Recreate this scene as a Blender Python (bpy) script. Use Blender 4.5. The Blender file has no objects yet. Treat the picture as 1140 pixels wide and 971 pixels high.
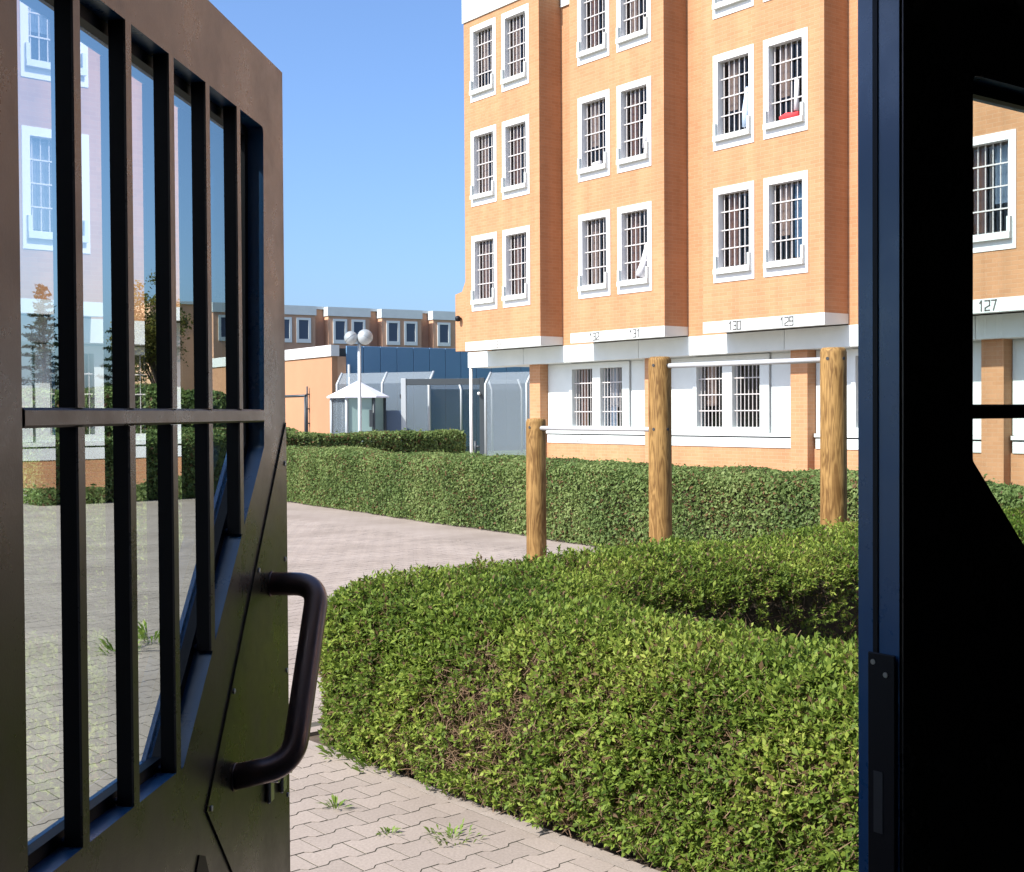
import bpy, bmesh, math, random
import numpy as np
from mathutils import Vector, Matrix

random.seed(7)
rng = np.random.default_rng(11)
R = math.radians
scene = bpy.context.scene
COL = scene.collection

# ------------------------------------------------------------------ camera
EYE = 1.6
cam_d = bpy.data.cameras.new('camera')
cam = bpy.data.objects.new('camera', cam_d)
COL.objects.link(cam)
cam_d.sensor_fit = 'HORIZONTAL'
cam_d.sensor_width = 36.0
cam_d.lens = 36.0 * 1400.0 / 1140.0
cam_d.clip_start = 0.05
cam_d.clip_end = 3000
_p = math.atan(25.5 / 1400.0)
_r = 0.006
_F = Vector((0, math.cos(_p), -math.sin(_p)))
_U = Vector((0, math.sin(_p), math.cos(_p)))
_X = Vector((1, 0, 0))
_R2 = _X * math.cos(_r) - _U * math.sin(_r)
_U2 = _U * math.cos(_r) + _X * math.sin(_r)
cam.matrix_world = Matrix(((_R2.x, _U2.x, -_F.x, 0), (_R2.y, _U2.y, -_F.y, 0),
                           (_R2.z, _U2.z, -_F.z, EYE), (0, 0, 0, 1)))
scene.camera = cam

# ------------------------------------------------------------------ sky and sun
SUN_EL = R(44.0)
FA = 0.6515                     # heading of the long facade
U = Vector((-math.sin(FA), math.cos(FA), 0))        # along the facade, away
V = Vector((math.cos(FA), math.sin(FA), 0))         # into the building
_off = R(3.0)
SH = (-V * math.cos(_off) + U * math.sin(_off)).normalized()
S = Vector((SH.x * math.cos(SUN_EL), SH.y * math.cos(SUN_EL), math.sin(SUN_EL)))
world = bpy.data.worlds.new('World')
scene.world = world
world.use_nodes = True
wn = world.node_tree
for n in list(wn.nodes):
    wn.nodes.remove(n)
sky = wn.nodes.new('ShaderNodeTexSky')
sky.sky_type = 'NISHITA'
sky.sun_disc = False
sky.sun_elevation = SUN_EL
sky.sun_rotation = math.atan2(SH.x, SH.y)
sky.air_density = 0.85
sky.dust_density = 2.6
sky.ozone_density = 8.0
bg = wn.nodes.new('ShaderNodeBackground')
bg.inputs['Strength'].default_value = 0.15
wo = wn.nodes.new('ShaderNodeOutputWorld')
wn.links.new(sky.outputs[0], bg.inputs[0])
wn.links.new(bg.outputs[0], wo.inputs[0])
sun_d = bpy.data.lights.new('sun', 'SUN')
sun_d.energy = 5.0
sun_d.angle = R(0.5)
sun_d.color = (1.0, 0.95, 0.86)
sun = bpy.data.objects.new('sun', sun_d)
COL.objects.link(sun)
sun.rotation_euler = (-S).to_track_quat('-Z', 'Y').to_euler()
sun.location = (-20, -15, 30)
scene.view_settings.view_transform = 'Standard'
scene.view_settings.look = 'None'
scene.view_settings.gamma = 1.0
scene.view_settings.exposure = 0.85
scene.view_settings.use_curve_mapping = False


# ------------------------------------------------------------------ helpers
def tag(o, label=None, cat=None, group=None, kind=None):
    if label: o['label'] = label
    if cat: o['category'] = cat
    if group: o['group'] = group
    if kind: o['kind'] = kind
    return o


def empty(name, loc, rz=0.0):
    o = bpy.data.objects.new(name, None)
    COL.objects.link(o)
    o.location = loc
    o.rotation_euler = (0, 0, rz)
    o.empty_display_size = 0.2
    return o


def link(name, me, parent=None, loc=(0, 0, 0), rz=0.0):
    o = bpy.data.objects.new(name, me)
    COL.objects.link(o)
    if parent: o.parent = parent
    o.location = loc
    o.rotation_euler = (0, 0, rz)
    return o


class MB:
    """collects geometry for one mesh"""
    def __init__(self):
        self.v = []; self.f = []; self.m = []; self.cur = 0; self.sm = []; self.smooth = False

    def add(self, vs, fs):
        b = len(self.v)
        self.v.extend([tuple(p) for p in vs])
        for f in fs:
            self.f.append([b + i for i in f]); self.m.append(self.cur); self.sm.append(self.smooth)
        return self

    def box(self, x0, x1, y0, y1, z0, z1):
        return self.add([(x0, y0, z0), (x1, y0, z0), (x1, y1, z0), (x0, y1, z0),
                         (x0, y0, z1), (x1, y0, z1), (x1, y1, z1), (x0, y1, z1)],
                        [(0, 3, 2, 1), (4, 5, 6, 7), (0, 1, 5, 4), (1, 2, 6, 5), (2, 3, 7, 6), (3, 0, 4, 7)])

    def cbox(self, x0, x1, y0, y1, z0, z1, c=0.004):
        """box with chamfered edges"""
        bm = bmesh.new()
        bmesh.ops.create_cube(bm, size=1)
        for w in bm.verts:
            w.co = Vector(((x0 + x1) / 2 + w.co.x * (x1 - x0), (y0 + y1) / 2 + w.co.y * (y1 - y0), (z0 + z1) / 2 + w.co.z * (z1 - z0)))
        bmesh.ops.bevel(bm, geom=list(bm.edges), offset=c, segments=1, affect='EDGES')
        self.bm(bm)
        return self

    def bm(self, bm):
        bm.verts.index_update()
        self.add([w.co[:] for w in bm.verts], [[w.index for w in f.verts] for f in bm.faces])
        bm.free()

    def tube(self, pts, rad, n=10, cap=True):
        pts = [Vector(p) for p in pts]
        rads = rad if isinstance(rad, (list, tuple)) else [rad] * len(pts)
        vs = []; fs = []
        ref = None
        for i, p in enumerate(pts):
            t = (pts[min(i + 1, len(pts) - 1)] - pts[max(i - 1, 0)]).normalized()
            if ref is None:
                ref = Vector((0, 0, 1)) if abs(t.z) < .9 else Vector((1, 0, 0))
            a = (ref - t * ref.dot(t)).normalized(); b = t.cross(a); ref = a
            for k in range(n):
                q = 2 * math.pi * k / n
                vs.append(p + (a * math.cos(q) + b * math.sin(q)) * rads[i])
        for i in range(len(pts) - 1):
            for k in range(n):
                fs.append((i * n + k, i * n + (k + 1) % n, (i + 1) * n + (k + 1) % n, (i + 1) * n + k))
        s = self.smooth; self.smooth = True
        self.add(vs, fs); self.smooth = False
        if cap:
            b = len(self.v) - len(vs)
            self.f.append([b + k for k in range(n - 1, -1, -1)]); self.m.append(self.cur); self.sm.append(False)
            l = b + (len(pts) - 1) * n
            self.f.append([l + k for k in range(n)]); self.m.append(self.cur); self.sm.append(False)
        self.smooth = s
        return self

    def lathe(self, prof, n=16, c=(0, 0, 0)):
        vs = []; fs = []
        for (r, z) in prof:
            for k in range(n):
                q = 2 * math.pi * k / n
                vs.append((c[0] + r * math.cos(q), c[1] + r * math.sin(q), c[2] + z))
        for i in range(len(prof) - 1):
            for k in range(n):
                fs.append((i * n + k, i * n + (k + 1) % n, (i + 1) * n + (k + 1) % n, (i + 1) * n + k))
        s = self.smooth; self.smooth = True
        self.add(vs, fs); self.smooth = s
        return self

    def grid_wall(self, xs, zs, holes, y0, y1):
        """solid wall in the XZ plane with rectangular holes (x0,x1,z0,z1)"""
        def solid(i, j):
            if i < 0 or j < 0 or i >= len(xs) - 1 or j >= len(zs) - 1: return False
            cx = (xs[i] + xs[i + 1]) / 2; cz = (zs[j] + zs[j + 1]) / 2
            return not any(h[0] < cx < h[1] and h[2] < cz < h[3] for h in holes)
        for i in range(len(xs) - 1):
            for j in range(len(zs) - 1):
                if not solid(i, j): continue
                a, b, c, d = xs[i], xs[i + 1], zs[j], zs[j + 1]
                self.add([(a, y0, c), (b, y0, c), (b, y0, d), (a, y0, d)], [(0, 1, 2, 3)])
                self.add([(a, y1, c), (b, y1, c), (b, y1, d), (a, y1, d)], [(3, 2, 1, 0)])
                if not solid(i - 1, j): self.add([(a, y0, c), (a, y0, d), (a, y1, d), (a, y1, c)], [(0, 1, 2, 3)])
                if not solid(i + 1, j): self.add([(b, y0, c), (b, y1, c), (b, y1, d), (b, y0, d)], [(0, 1, 2, 3)])
                if not solid(i, j - 1): self.add([(a, y0, c), (a, y1, c), (b, y1, c), (b, y0, c)], [(0, 1, 2, 3)])
                if not solid(i, j + 1): self.add([(a, y0, d), (b, y0, d), (b, y1, d), (a, y1, d)], [(0, 1, 2, 3)])
        return self

    def sheet(self, outer, hole, y0, y1, mface=0, mhole=0, medge=0):
        """plate in the XZ plane with one polygon hole, solid from y0 to y1"""
        bm = bmesh.new()
        loops = []
        for poly in [outer] + ([hole] if hole else []):
            vs = [bm.verts.new((x, y0, z)) for x, z in poly]
            es = [bm.edges.new((vs[i], vs[(i + 1) % len(vs)])) for i in range(len(vs))]
            loops.append((vs, es))
        bmesh.ops.triangle_fill(bm, use_beauty=True, use_dissolve=False, edges=[e for l in loops for e in l[1]], normal=(0, -1, 0))
        bm.verts.index_update()
        vs = [w.co[:] for w in bm.verts]
        fs = []
        for f in bm.faces:
            ids = [w.index for w in f.verts]
            if f.normal.y > 0: ids.reverse()
            fs.append(ids)
        nv = len(vs)
        self.cur = mface
        self.add(vs + [(x, y1, z) for x, y, z in vs], fs + [[i + nv for i in reversed(f)] for f in fs])
        b = len(self.v) - 2 * nv
        for li, (lv, le) in enumerate(loops):
            self.cur = medge if li == 0 else mhole
            k = [w.index for w in lv]
            for i in range(len(k)):
                a, c = k[i], k[(i + 1) % len(k)]
                self.f.append([b + a, b + c, b + c + nv, b + a + nv]); self.m.append(self.cur); self.sm.append(False)
        bm.free()
        self.cur = 0
        return self

    def mesh(self, name, mats):
        me = bpy.data.meshes.new(name)
        me.from_pydata(self.v, [], self.f)
        if not isinstance(mats, (list, tuple)): mats = [mats]
        for m in mats: me.materials.append(m)
        me.polygons.foreach_set('material_index', self.m)
        me.polygons.foreach_set('use_smooth', self.sm)
        bm = bmesh.new(); bm.from_mesh(me)
        bmesh.ops.recalc_face_normals(bm, faces=bm.faces)
        bm.to_mesh(me); bm.free()
        me.update()
        return me

    def build(self, name, mats, parent=None, loc=(0, 0, 0), rz=0.0):
        return link(name, self.mesh(name, mats), parent, loc, rz)


def quads_mesh(name, verts, nper, mats, midx=None):
    """verts: (N*nper,3) array, one n-gon per nper vertices"""
    n = len(verts) // nper
    me = bpy.data.meshes.new(name)
    me.vertices.add(len(verts)); me.vertices.foreach_set('co', np.asarray(verts, dtype=np.float32).ravel())
    me.loops.add(n * nper); me.loops.foreach_set('vertex_index', np.arange(n * nper, dtype=np.int32))
    me.polygons.add(n)
    me.polygons.foreach_set('loop_start', np.arange(0, n * nper, nper, dtype=np.int32))
    if midx is not None: me.polygons.foreach_set('material_index', np.asarray(midx, dtype=np.int32))
    if not isinstance(mats, (list, tuple)): mats = [mats]
    for m in mats: me.materials.append(m)
    me.update(calc_edges=True)
    me.validate()
    return me


# ------------------------------------------------------------------ materials
def mat(name, color, rough=0.6, metal=0.0, spec=0.5, noise=0.0, nscale=8.0, bump=0.0, bscale=60.0, coat=0.0):
    m = bpy.data.materials.new(name); m.use_nodes = True
    nt = m.node_tree; b = nt.nodes['Principled BSDF']
    b.inputs['Base Color'].default_value = (*color, 1)
    b.inputs['Roughness'].default_value = rough
    b.inputs['Metallic'].default_value = metal
    b.inputs['Specular IOR Level'].default_value = spec
    if coat:
        b.inputs['Coat Weight'].default_value = coat; b.inputs['Coat Roughness'].default_value = 0.15
    if noise or bump:
        tc = nt.nodes.new('ShaderNodeTexCoord')
    if noise:
        n1 = nt.nodes.new('ShaderNodeTexNoise'); n1.inputs['Scale'].default_value = nscale
        n1.inputs['Detail'].default_value = 6; n1.inputs['Roughness'].default_value = 0.65
        nt.links.new(tc.outputs['Object'], n1.inputs['Vector'])
        r = nt.nodes.new('ShaderNodeValToRGB')
        r.color_ramp.elements[0].position = 0.3; r.color_ramp.elements[1].position = 0.7
        r.color_ramp.elements[0].color = (*[c * (1 - noise) for c in color], 1)
        r.color_ramp.elements[1].color = (*[min(1, c * (1 + noise)) for c in color], 1)
        nt.links.new(n1.outputs['Fac'], r.inputs['Fac'])
        nt.links.new(r.outputs['Color'], b.inputs['Base Color'])
    if bump:
        n2 = nt.nodes.new('ShaderNodeTexNoise'); n2.inputs['Scale'].default_value = bscale; n2.inputs['Detail'].default_value = 4
        nt.links.new(tc.outputs['Object'], n2.inputs['Vector'])
        bp = nt.nodes.new('ShaderNodeBump'); bp.inputs['Strength'].default_value = bump; bp.inputs['Distance'].default_value = 0.01
        nt.links.new(n2.outputs['Fac'], bp.inputs['Height']); nt.links.new(bp.outputs['Normal'], b.inputs['Normal'])
    return m


def brick_mat(name, c1, c2, mortar, w=0.25, h=0.0833):
    m = bpy.data.materials.new(name); m.use_nodes = True
    nt = m.node_tree; b = nt.nodes['Principled BSDF']
    b.inputs['Roughness'].default_value = 0.85
    b.inputs['Specular IOR Level'].default_value = 0.2
    tc = nt.nodes.new('ShaderNodeTexCoord')
    sp = nt.nodes.new('ShaderNodeSeparateXYZ'); nt.links.new(tc.outputs['Object'], sp.inputs[0])
    ad = nt.nodes.new('ShaderNodeMath'); ad.operation = 'ADD'
    nt.links.new(sp.outputs['X'], ad.inputs[0]); nt.links.new(sp.outputs['Y'], ad.inputs[1])
    cb = nt.nodes.new('ShaderNodeCombineXYZ')
    nt.links.new(ad.outputs[0], cb.inputs['X']); nt.links.new(sp.outputs['Z'], cb.inputs['Y'])
    br = nt.nodes.new('ShaderNodeTexBrick')
    br.inputs['Scale'].default_value = 1.0
    br.inputs['Brick Width'].default_value = w; br.inputs['Row Height'].default_value = h
    br.inputs['Mortar Size'].default_value = 0.007; br.inputs['Mortar Smooth'].default_value = 0.3
    br.inputs['Bias'].default_value = -0.1
    br.inputs['Color1'].default_value = (*c1, 1); br.inputs['Color2'].default_value = (*c2, 1); br.inputs['Mortar'].default_value = (*mortar, 1)
    nt.links.new(cb.outputs[0], br.inputs['Vector'])
    n1 = nt.nodes.new('ShaderNodeTexNoise'); n1.inputs['Scale'].default_value = 0.9; n1.inputs['Detail'].default_value = 5
    nt.links.new(tc.outputs['Object'], n1.inputs['Vector'])
    mp = nt.nodes.new('ShaderNodeMapRange'); mp.inputs['To Min'].default_value = 0.86; mp.inputs['To Max'].default_value = 1.12
    nt.links.new(n1.outputs['Fac'], mp.inputs['Value'])
    mx = nt.nodes.new('ShaderNodeMix'); mx.data_type = 'RGBA'; mx.blend_type = 'MULTIPLY'; mx.inputs['Factor'].default_value = 1
    nt.links.new(br.outputs['Color'], mx.inputs['A']); nt.links.new(mp.outputs[0], mx.inputs['B'])
    mpp = nt.nodes.new('ShaderNodeMapping'); mpp.inputs['Scale'].default_value = (2.6, 2.6, 0.16)
    nt.links.new(tc.outputs['Object'], mpp.inputs[0])
    n3 = nt.nodes.new('ShaderNodeTexNoise'); n3.inputs['Scale'].default_value = 1.0; n3.inputs['Detail'].default_value = 5
    nt.links.new(mpp.outputs[0], n3.inputs['Vector'])
    m3 = nt.nodes.new('ShaderNodeMapRange'); m3.inputs['From Min'].default_value = 0.3; m3.inputs['From Max'].default_value = 0.7
    m3.inputs['To Min'].default_value = 0.88; m3.inputs['To Max'].default_value = 1.07
    nt.links.new(n3.outputs['Fac'], m3.inputs['Value'])
    mx2 = nt.nodes.new('ShaderNodeMix'); mx2.data_type = 'RGBA'; mx2.blend_type = 'MULTIPLY'; mx2.inputs['Factor'].default_value = 1
    nt.links.new(mx.outputs['Result'], mx2.inputs['A']); nt.links.new(m3.outputs[0], mx2.inputs['B'])
    nt.links.new(mx2.outputs['Result'], b.inputs['Base Color'])
    bp = nt.nodes.new('ShaderNodeBump'); bp.inputs['Strength'].default_value = 0.5; bp.inputs['Distance'].default_value = 0.006; bp.invert = True
    nt.links.new(br.outputs['Fac'], bp.inputs['Height']); nt.links.new(bp.outputs['Normal'], b.inputs['Normal'])
    return m


def leaf_mat(name, cols, brown=(0.16, 0.10, 0.05), brown_amt=0.0, trans=0.38, nscale=2.0, rough=0.6):
    m = bpy.data.materials.new(name); m.use_nodes = True
    nt = m.node_tree; b = nt.nodes['Principled BSDF']; out = nt.nodes['Material Output']
    b.inputs['Roughness'].default_value = rough
    b.inputs['Specular IOR Level'].default_value = 0.22
    g = nt.nodes.new('ShaderNodeNewGeometry')
    r = nt.nodes.new('ShaderNodeValToRGB')
    e = r.color_ramp.elements
    e[0].position = 0.0; e[0].color = (*cols[0], 1)
    e[1].position = 1.0; e[1].color = (*cols[-1], 1)
    for i, c in enumerate(cols[1:-1]):
        k = e.new((i + 1) / (len(cols) - 1)); k.color = (*c, 1)
    tc = nt.nodes.new('ShaderNodeTexCoord')
    n1 = nt.nodes.new('ShaderNodeTexNoise'); n1.inputs['Scale'].default_value = nscale; n1.inputs['Detail'].default_value = 3
    nt.links.new(tc.outputs['Object'], n1.inputs['Vector'])
    # shift the per-leaf tone by patches
    ma = nt.nodes.new('ShaderNodeMath'); ma.operation = 'MULTIPLY_ADD'
    ma.inputs[1].default_value = 0.62
    nt.links.new(g.outputs['Random Per Island'], ma.inputs[0])
    mr = nt.nodes.new('ShaderNodeMapRange'); mr.inputs['From Min'].default_value = 0.32; mr.inputs['From Max'].default_value = 0.68
    mr.inputs['To Min'].default_value = -0.05; mr.inputs['To Max'].default_value = 0.42
    nt.links.new(n1.outputs['Fac'], mr.inputs['Value']); nt.links.new(mr.outputs[0], ma.inputs[2])
    nt.links.new(ma.outputs[0], r.inputs['Fac'])
    col = r.outputs['Color']
    if brown_amt:
        n2 = nt.nodes.new('ShaderNodeTexNoise'); n2.inputs['Scale'].default_value = nscale * 1.3; n2.inputs['Detail'].default_value = 4
        mpv = nt.nodes.new('ShaderNodeMapping'); mpv.inputs['Location'].default_value = (7.3, 2.1, 4.4)
        nt.links.new(tc.outputs['Object'], mpv.inputs[0]); nt.links.new(mpv.outputs[0], n2.inputs['Vector'])
        # a leaf is brown when its own random number is below the patch value
        m2 = nt.nodes.new('ShaderNodeMapRange'); m2.inputs['From Min'].default_value = 0.42; m2.inputs['From Max'].default_value = 0.72
        m2.inputs['To Min'].default_value = 0.03; m2.inputs['To Max'].default_value = brown_amt
        nt.links.new(n2.outputs['Fac'], m2.inputs['Value'])
        fr = nt.nodes.new('ShaderNodeMath'); fr.operation = 'MULTIPLY'; fr.inputs[1].default_value = 37.7
        nt.links.new(g.outputs['Random Per Island'], fr.inputs[0])
        f2 = nt.nodes.new('ShaderNodeMath'); f2.operation = 'FRACT'; nt.links.new(fr.outputs[0], f2.inputs[0])
        lt = nt.nodes.new('ShaderNodeMath'); lt.operation = 'LESS_THAN'
        nt.links.new(f2.outputs[0], lt.inputs[0]); nt.links.new(m2.outputs[0], lt.inputs[1])
        mx = nt.nodes.new('ShaderNodeMix'); mx.data_type = 'RGBA'
        nt.links.new(lt.outputs[0], mx.inputs['Factor']); nt.links.new(col, mx.inputs['A']); mx.inputs['B'].default_value = (*brown, 1)
        col = mx.outputs['Result']
    nt.links.new(col, b.inputs['Base Color'])
    t = nt.nodes.new('ShaderNodeBsdfTranslucent'); nt.links.new(col, t.inputs['Color'])
    ms = nt.nodes.new('ShaderNodeMixShader'); ms.inputs[0].default_value = trans
    nt.links.new(b.outputs[0], ms.inputs[1]); nt.links.new(t.outputs[0], ms.inputs[2])
    nt.links.new(ms.outputs[0], out.inputs['Surface'])
    return m


def glass_mat(name, tint=(0.85, 0.93, 0.9), refl_gain=1.6, ior=1.52, rough=0.0):
    m = bpy.data.materials.new(name); m.use_nodes = True
    nt = m.node_tree; nt.nodes.remove(nt.nodes['Principled BSDF']); out = nt.nodes['Material Output']
    tr = nt.nodes.new('ShaderNodeBsdfTransparent'); tr.inputs[0].default_value = (*tint, 1)
    gl = nt.nodes.new('ShaderNodeBsdfGlossy'); gl.inputs['Roughness'].default_value = rough
    gl.inputs['Color'].default_value = (0.95, 0.97, 1, 1)
    fr = nt.nodes.new('ShaderNodeFresnel'); fr.inputs['IOR'].default_value = ior
    mu = nt.nodes.new('ShaderNodeMath'); mu.operation = 'MULTIPLY'; mu.inputs[1].default_value = refl_gain; mu.use_clamp = True
    nt.links.new(fr.outputs[0], mu.inputs[0])
    ms = nt.nodes.new('ShaderNodeMixShader')
    nt.links.new(mu.outputs[0], ms.inputs[0]); nt.links.new(tr.outputs[0], ms.inputs[1]); nt.links.new(gl.outputs[0], ms.inputs[2])
    nt.links.new(ms.outputs[0], out.inputs['Surface'])
    return m


def mesh_mat(name, color, alpha):
    """fine wire mesh seen from far: part wire, part hole"""
    m = bpy.data.materials.new(name); m.use_nodes = True
    nt = m.node_tree; b = nt.nodes['Principled BSDF']; out = nt.nodes['Material Output']
    b.inputs['Base Color'].default_value = (*color, 1); b.inputs['Roughness'].default_value = 0.55
    b.inputs['Metallic'].default_value = 0.2
    tr = nt.nodes.new('ShaderNodeBsdfTransparent')
    ms = nt.nodes.new('ShaderNodeMixShader'); ms.inputs[0].default_value = alpha
    nt.links.new(tr.outputs[0], ms.inputs[1]); nt.links.new(b.outputs[0], ms.inputs[2])
    nt.links.new(ms.outputs[0], out.inputs['Surface'])
    return m


def wood_mat(name):
    m = bpy.data.materials.new(name); m.use_nodes = True
    nt = m.node_tree; b = nt.nodes['Principled BSDF']
    b.inputs['Roughness'].default_value = 0.7; b.inputs['Specular IOR Level'].default_value = 0.25
    tc = nt.nodes.new('ShaderNodeTexCoord')
    oi = nt.nodes.new('ShaderNodeObjectInfo')
    sc = nt.nodes.new('ShaderNodeVectorMath'); sc.operation = 'SCALE'; sc.inputs['Scale'].default_value = 13.0
    cmb = nt.nodes.new('ShaderNodeCombineXYZ')
    for i in range(3): nt.links.new(oi.outputs['Random'], cmb.inputs[i])
    nt.links.new(cmb.outputs[0], sc.inputs[0])
    av = nt.nodes.new('ShaderNodeVectorMath'); av.operation = 'ADD'
    nt.links.new(tc.outputs['Object'], av.inputs[0]); nt.links.new(sc.outputs[0], av.inputs[1])
    mp = nt.nodes.new('ShaderNodeMapping'); mp.inputs['Scale'].default_value = (9, 9, 0.9)
    nt.links.new(av.outputs[0], mp.inputs[0])
    wv = nt.nodes.new('ShaderNodeTexNoise'); wv.inputs['Scale'].default_value = 1.5; wv.inputs['Detail'].default_value = 3; wv.inputs['Distortion'].default_value = 0.5
    nt.links.new(mp.outputs[0], wv.inputs['Vector'])
    sn = nt.nodes.new('ShaderNodeMath'); sn.operation = 'MULTIPLY'; sn.inputs[1].default_value = 60.0
    nt.links.new(wv.outputs['Fac'], sn.inputs[0])
    s2 = nt.nodes.new('ShaderNodeMath'); s2.operation = 'SINE'; nt.links.new(sn.outputs[0], s2.inputs[0])
    n2 = nt.nodes.new('ShaderNodeTexNoise'); n2.inputs['Scale'].default_value = 5; n2.inputs['Detail'].default_value = 6
    nt.links.new(av.outputs[0], n2.inputs['Vector'])
    ad = nt.nodes.new('ShaderNodeMath'); ad.operation = 'MULTIPLY_ADD'; ad.inputs[1].default_value = 0.22
    nt.links.new(s2.outputs[0], ad.inputs[0]); nt.links.new(n2.outputs['Fac'], ad.inputs[2])
    r = nt.nodes.new('ShaderNodeValToRGB')
    r.color_ramp.elements[0].position = 0.22; r.color_ramp.elements[0].color = (0.125, 0.062, 0.016, 1)
    r.color_ramp.elements[1].position = 0.80; r.color_ramp.elements[1].color = (0.30, 0.175, 0.058, 1)
    nt.links.new(ad.outputs[0], r.inputs['Fac']); nt.links.new(r.outputs['Color'], b.inputs['Base Color'])
    bp = nt.nodes.new('ShaderNodeBump'); bp.inputs['Strength'].default_value = 0.35; bp.inputs['Distance'].default_value = 0.004
    nt.links.new(ad.outputs[0], bp.inputs['Height']); nt.links.new(bp.outputs['Normal'], b.inputs['Normal'])
    return m


def paver_mat(name, pattern):
    m = bpy.data.materials.new(name); m.use_nodes = True
    nt = m.node_tree; b = nt.nodes['Principled BSDF']
    b.inputs['Roughness'].default_value = 0.9; b.inputs['Specular IOR Level'].default_value = 0.2
    tc = nt.nodes.new('ShaderNodeTexCoord')
    n0 = nt.nodes.new('ShaderNodeTexNoise'); n0.inputs['Scale'].default_value = 1.1; n0.inputs['Detail'].default_value = 5
    geo = nt.nodes.new('ShaderNodeNewGeometry')
    nt.links.new(geo.outputs['Position'], n0.inputs['Vector'])
    n1 = nt.nodes.new('ShaderNodeTexNoise'); n1.inputs['Scale'].default_value = 90; n1.inputs['Detail'].default_value = 3
    nt.links.new(geo.outputs['Position'], n1.inputs['Vector'])
    r = nt.nodes.new('ShaderNodeValToRGB')
    r.color_ramp.elements[0].position = 0.3; r.color_ramp.elements[0].color = (0.24, 0.199, 0.170, 1)
    r.color_ramp.elements[1].position = 0.7; r.color_ramp.elements[1].color = (0.312, 0.263, 0.230, 1)
    nt.links.new(n0.outputs['Fac'], r.inputs['Fac'])
    mr = nt.nodes.new('ShaderNodeMapRange'); mr.inputs['To Min'].default_value = 0.72; mr.inputs['To Max'].default_value = 1.25
    nt.links.new(n1.outputs['Fac'], mr.inputs['Value'])
    mx = nt.nodes.new('ShaderNodeMix'); mx.data_type = 'RGBA'; mx.blend_type = 'MULTIPLY'; mx.inputs['Factor'].default_value = 1
    nt.links.new(r.outputs['Color'], mx.inputs['A']); nt.links.new(mr.outputs[0], mx.inputs['B'])
    col = mx.outputs['Result']
    if pattern == 'piece':
        ir = nt.nodes.new('ShaderNodeMapRange'); ir.inputs['To Min'].default_value = 0.92; ir.inputs['To Max'].default_value = 1.06
        oi = nt.nodes.new('ShaderNodeObjectInfo')
        ad = nt.nodes.new('ShaderNodeMath'); ad.operation = 'ADD'
        nt.links.new(geo.outputs['Random Per Island'], ad.inputs[0]); nt.links.new(oi.outputs['Random'], ad.inputs[1])
        fc = nt.nodes.new('ShaderNodeMath'); fc.operation = 'FRACT'; nt.links.new(ad.outputs[0], fc.inputs[0])
        nt.links.new(fc.outputs[0], ir.inputs['Value'])
        m2 = nt.nodes.new('ShaderNodeMix'); m2.data_type = 'RGBA'; m2.blend_type = 'MULTIPLY'; m2.inputs['Factor'].default_value = 1
        nt.links.new(col, m2.inputs['A']); nt.links.new(ir.outputs[0], m2.inputs['B']); col = m2.outputs['Result']
    else:
        mp = nt.nodes.new('ShaderNodeMapping'); mp.inputs['Rotation'].default_value = (0, 0, -PB_ANG)
        nt.links.new(geo.outputs['Position'], mp.inputs[0])
        br = nt.nodes.new('ShaderNodeTexBrick'); br.inputs['Scale'].default_value = 1
        br.inputs['Brick Width'].default_value = 0.2; br.inputs['Row Height'].default_value = 0.14
        br.inputs['Mortar Size'].default_value = 0.006; br.inputs['Mortar Smooth'].default_value = 0.2
        br.inputs['Color1'].default_value = (1, 1, 1, 1); br.inputs['Color2'].default_value = (0.93, 0.92, 0.92, 1)
        br.inputs['Mortar'].default_value = (0.80, 0.78, 0.75, 1)
        nt.links.new(mp.outputs[0], br.inputs['Vector'])
        m2 = nt.nodes.new('ShaderNodeMix'); m2.data_type = 'RGBA'; m2.blend_type = 'MULTIPLY'; m2.inputs['Factor'].default_value = 1
        nt.links.new(col, m2.inputs['A']); nt.links.new(br.outputs['Color'], m2.inputs['B']); col = m2.outputs['Result']
    nt.links.new(col, b.inputs['Base Color'])
    bp = nt.nodes.new('ShaderNodeBump'); bp.inputs['Strength'].default_value = 0.3; bp.inputs['Distance'].default_value = 0.003
    nt.links.new(n1.outputs['Fac'], bp.inputs['Height']); nt.links.new(bp.outputs['Normal'], b.inputs['Normal'])
    return m


HC = Vector((-1.02, 6.17, 0))                       # outer corner of the near hedge at the ground
HA = Vector((0.645, -0.764, 0)).normalized()        # along the near hedge, towards the door
HB = Vector((-HA.y, HA.x, 0))                       # away from the door, to the right
PB_ANG = math.atan2(HB.y, HB.x)

M = {}
M['brick'] = brick_mat('orange_brick', (0.43, 0.224, 0.116), (0.385, 0.195, 0.098), (0.43, 0.255, 0.15))
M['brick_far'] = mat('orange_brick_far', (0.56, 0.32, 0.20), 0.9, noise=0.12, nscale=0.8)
M['render'] = mat('orange_render', (0.41, 0.208, 0.115), 0.9, noise=0.06, nscale=0.7)
M['white'] = mat('white_concrete', (0.56, 0.60, 0.59), 0.6, noise=0.05, nscale=1.5)
M['whitepaint'] = mat('white_paint', (0.66, 0.66, 0.66), 0.45)
M['bar'] = mat('grille_paint', (0.52, 0.49, 0.48), 0.4)
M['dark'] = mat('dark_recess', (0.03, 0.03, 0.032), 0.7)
M['interior'] = mat('cell_wall', (0.20, 0.17, 0.14), 0.9)
M['pane'] = glass_mat('window_glass', (0.8, 0.82, 0.82), 0.8)
M['ink'] = mat('number_paint', (0.085, 0.08, 0.075), 0.7)
M['ink_pale'] = mat('faded_number_paint', (0.26, 0.24, 0.22), 0.7)
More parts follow.
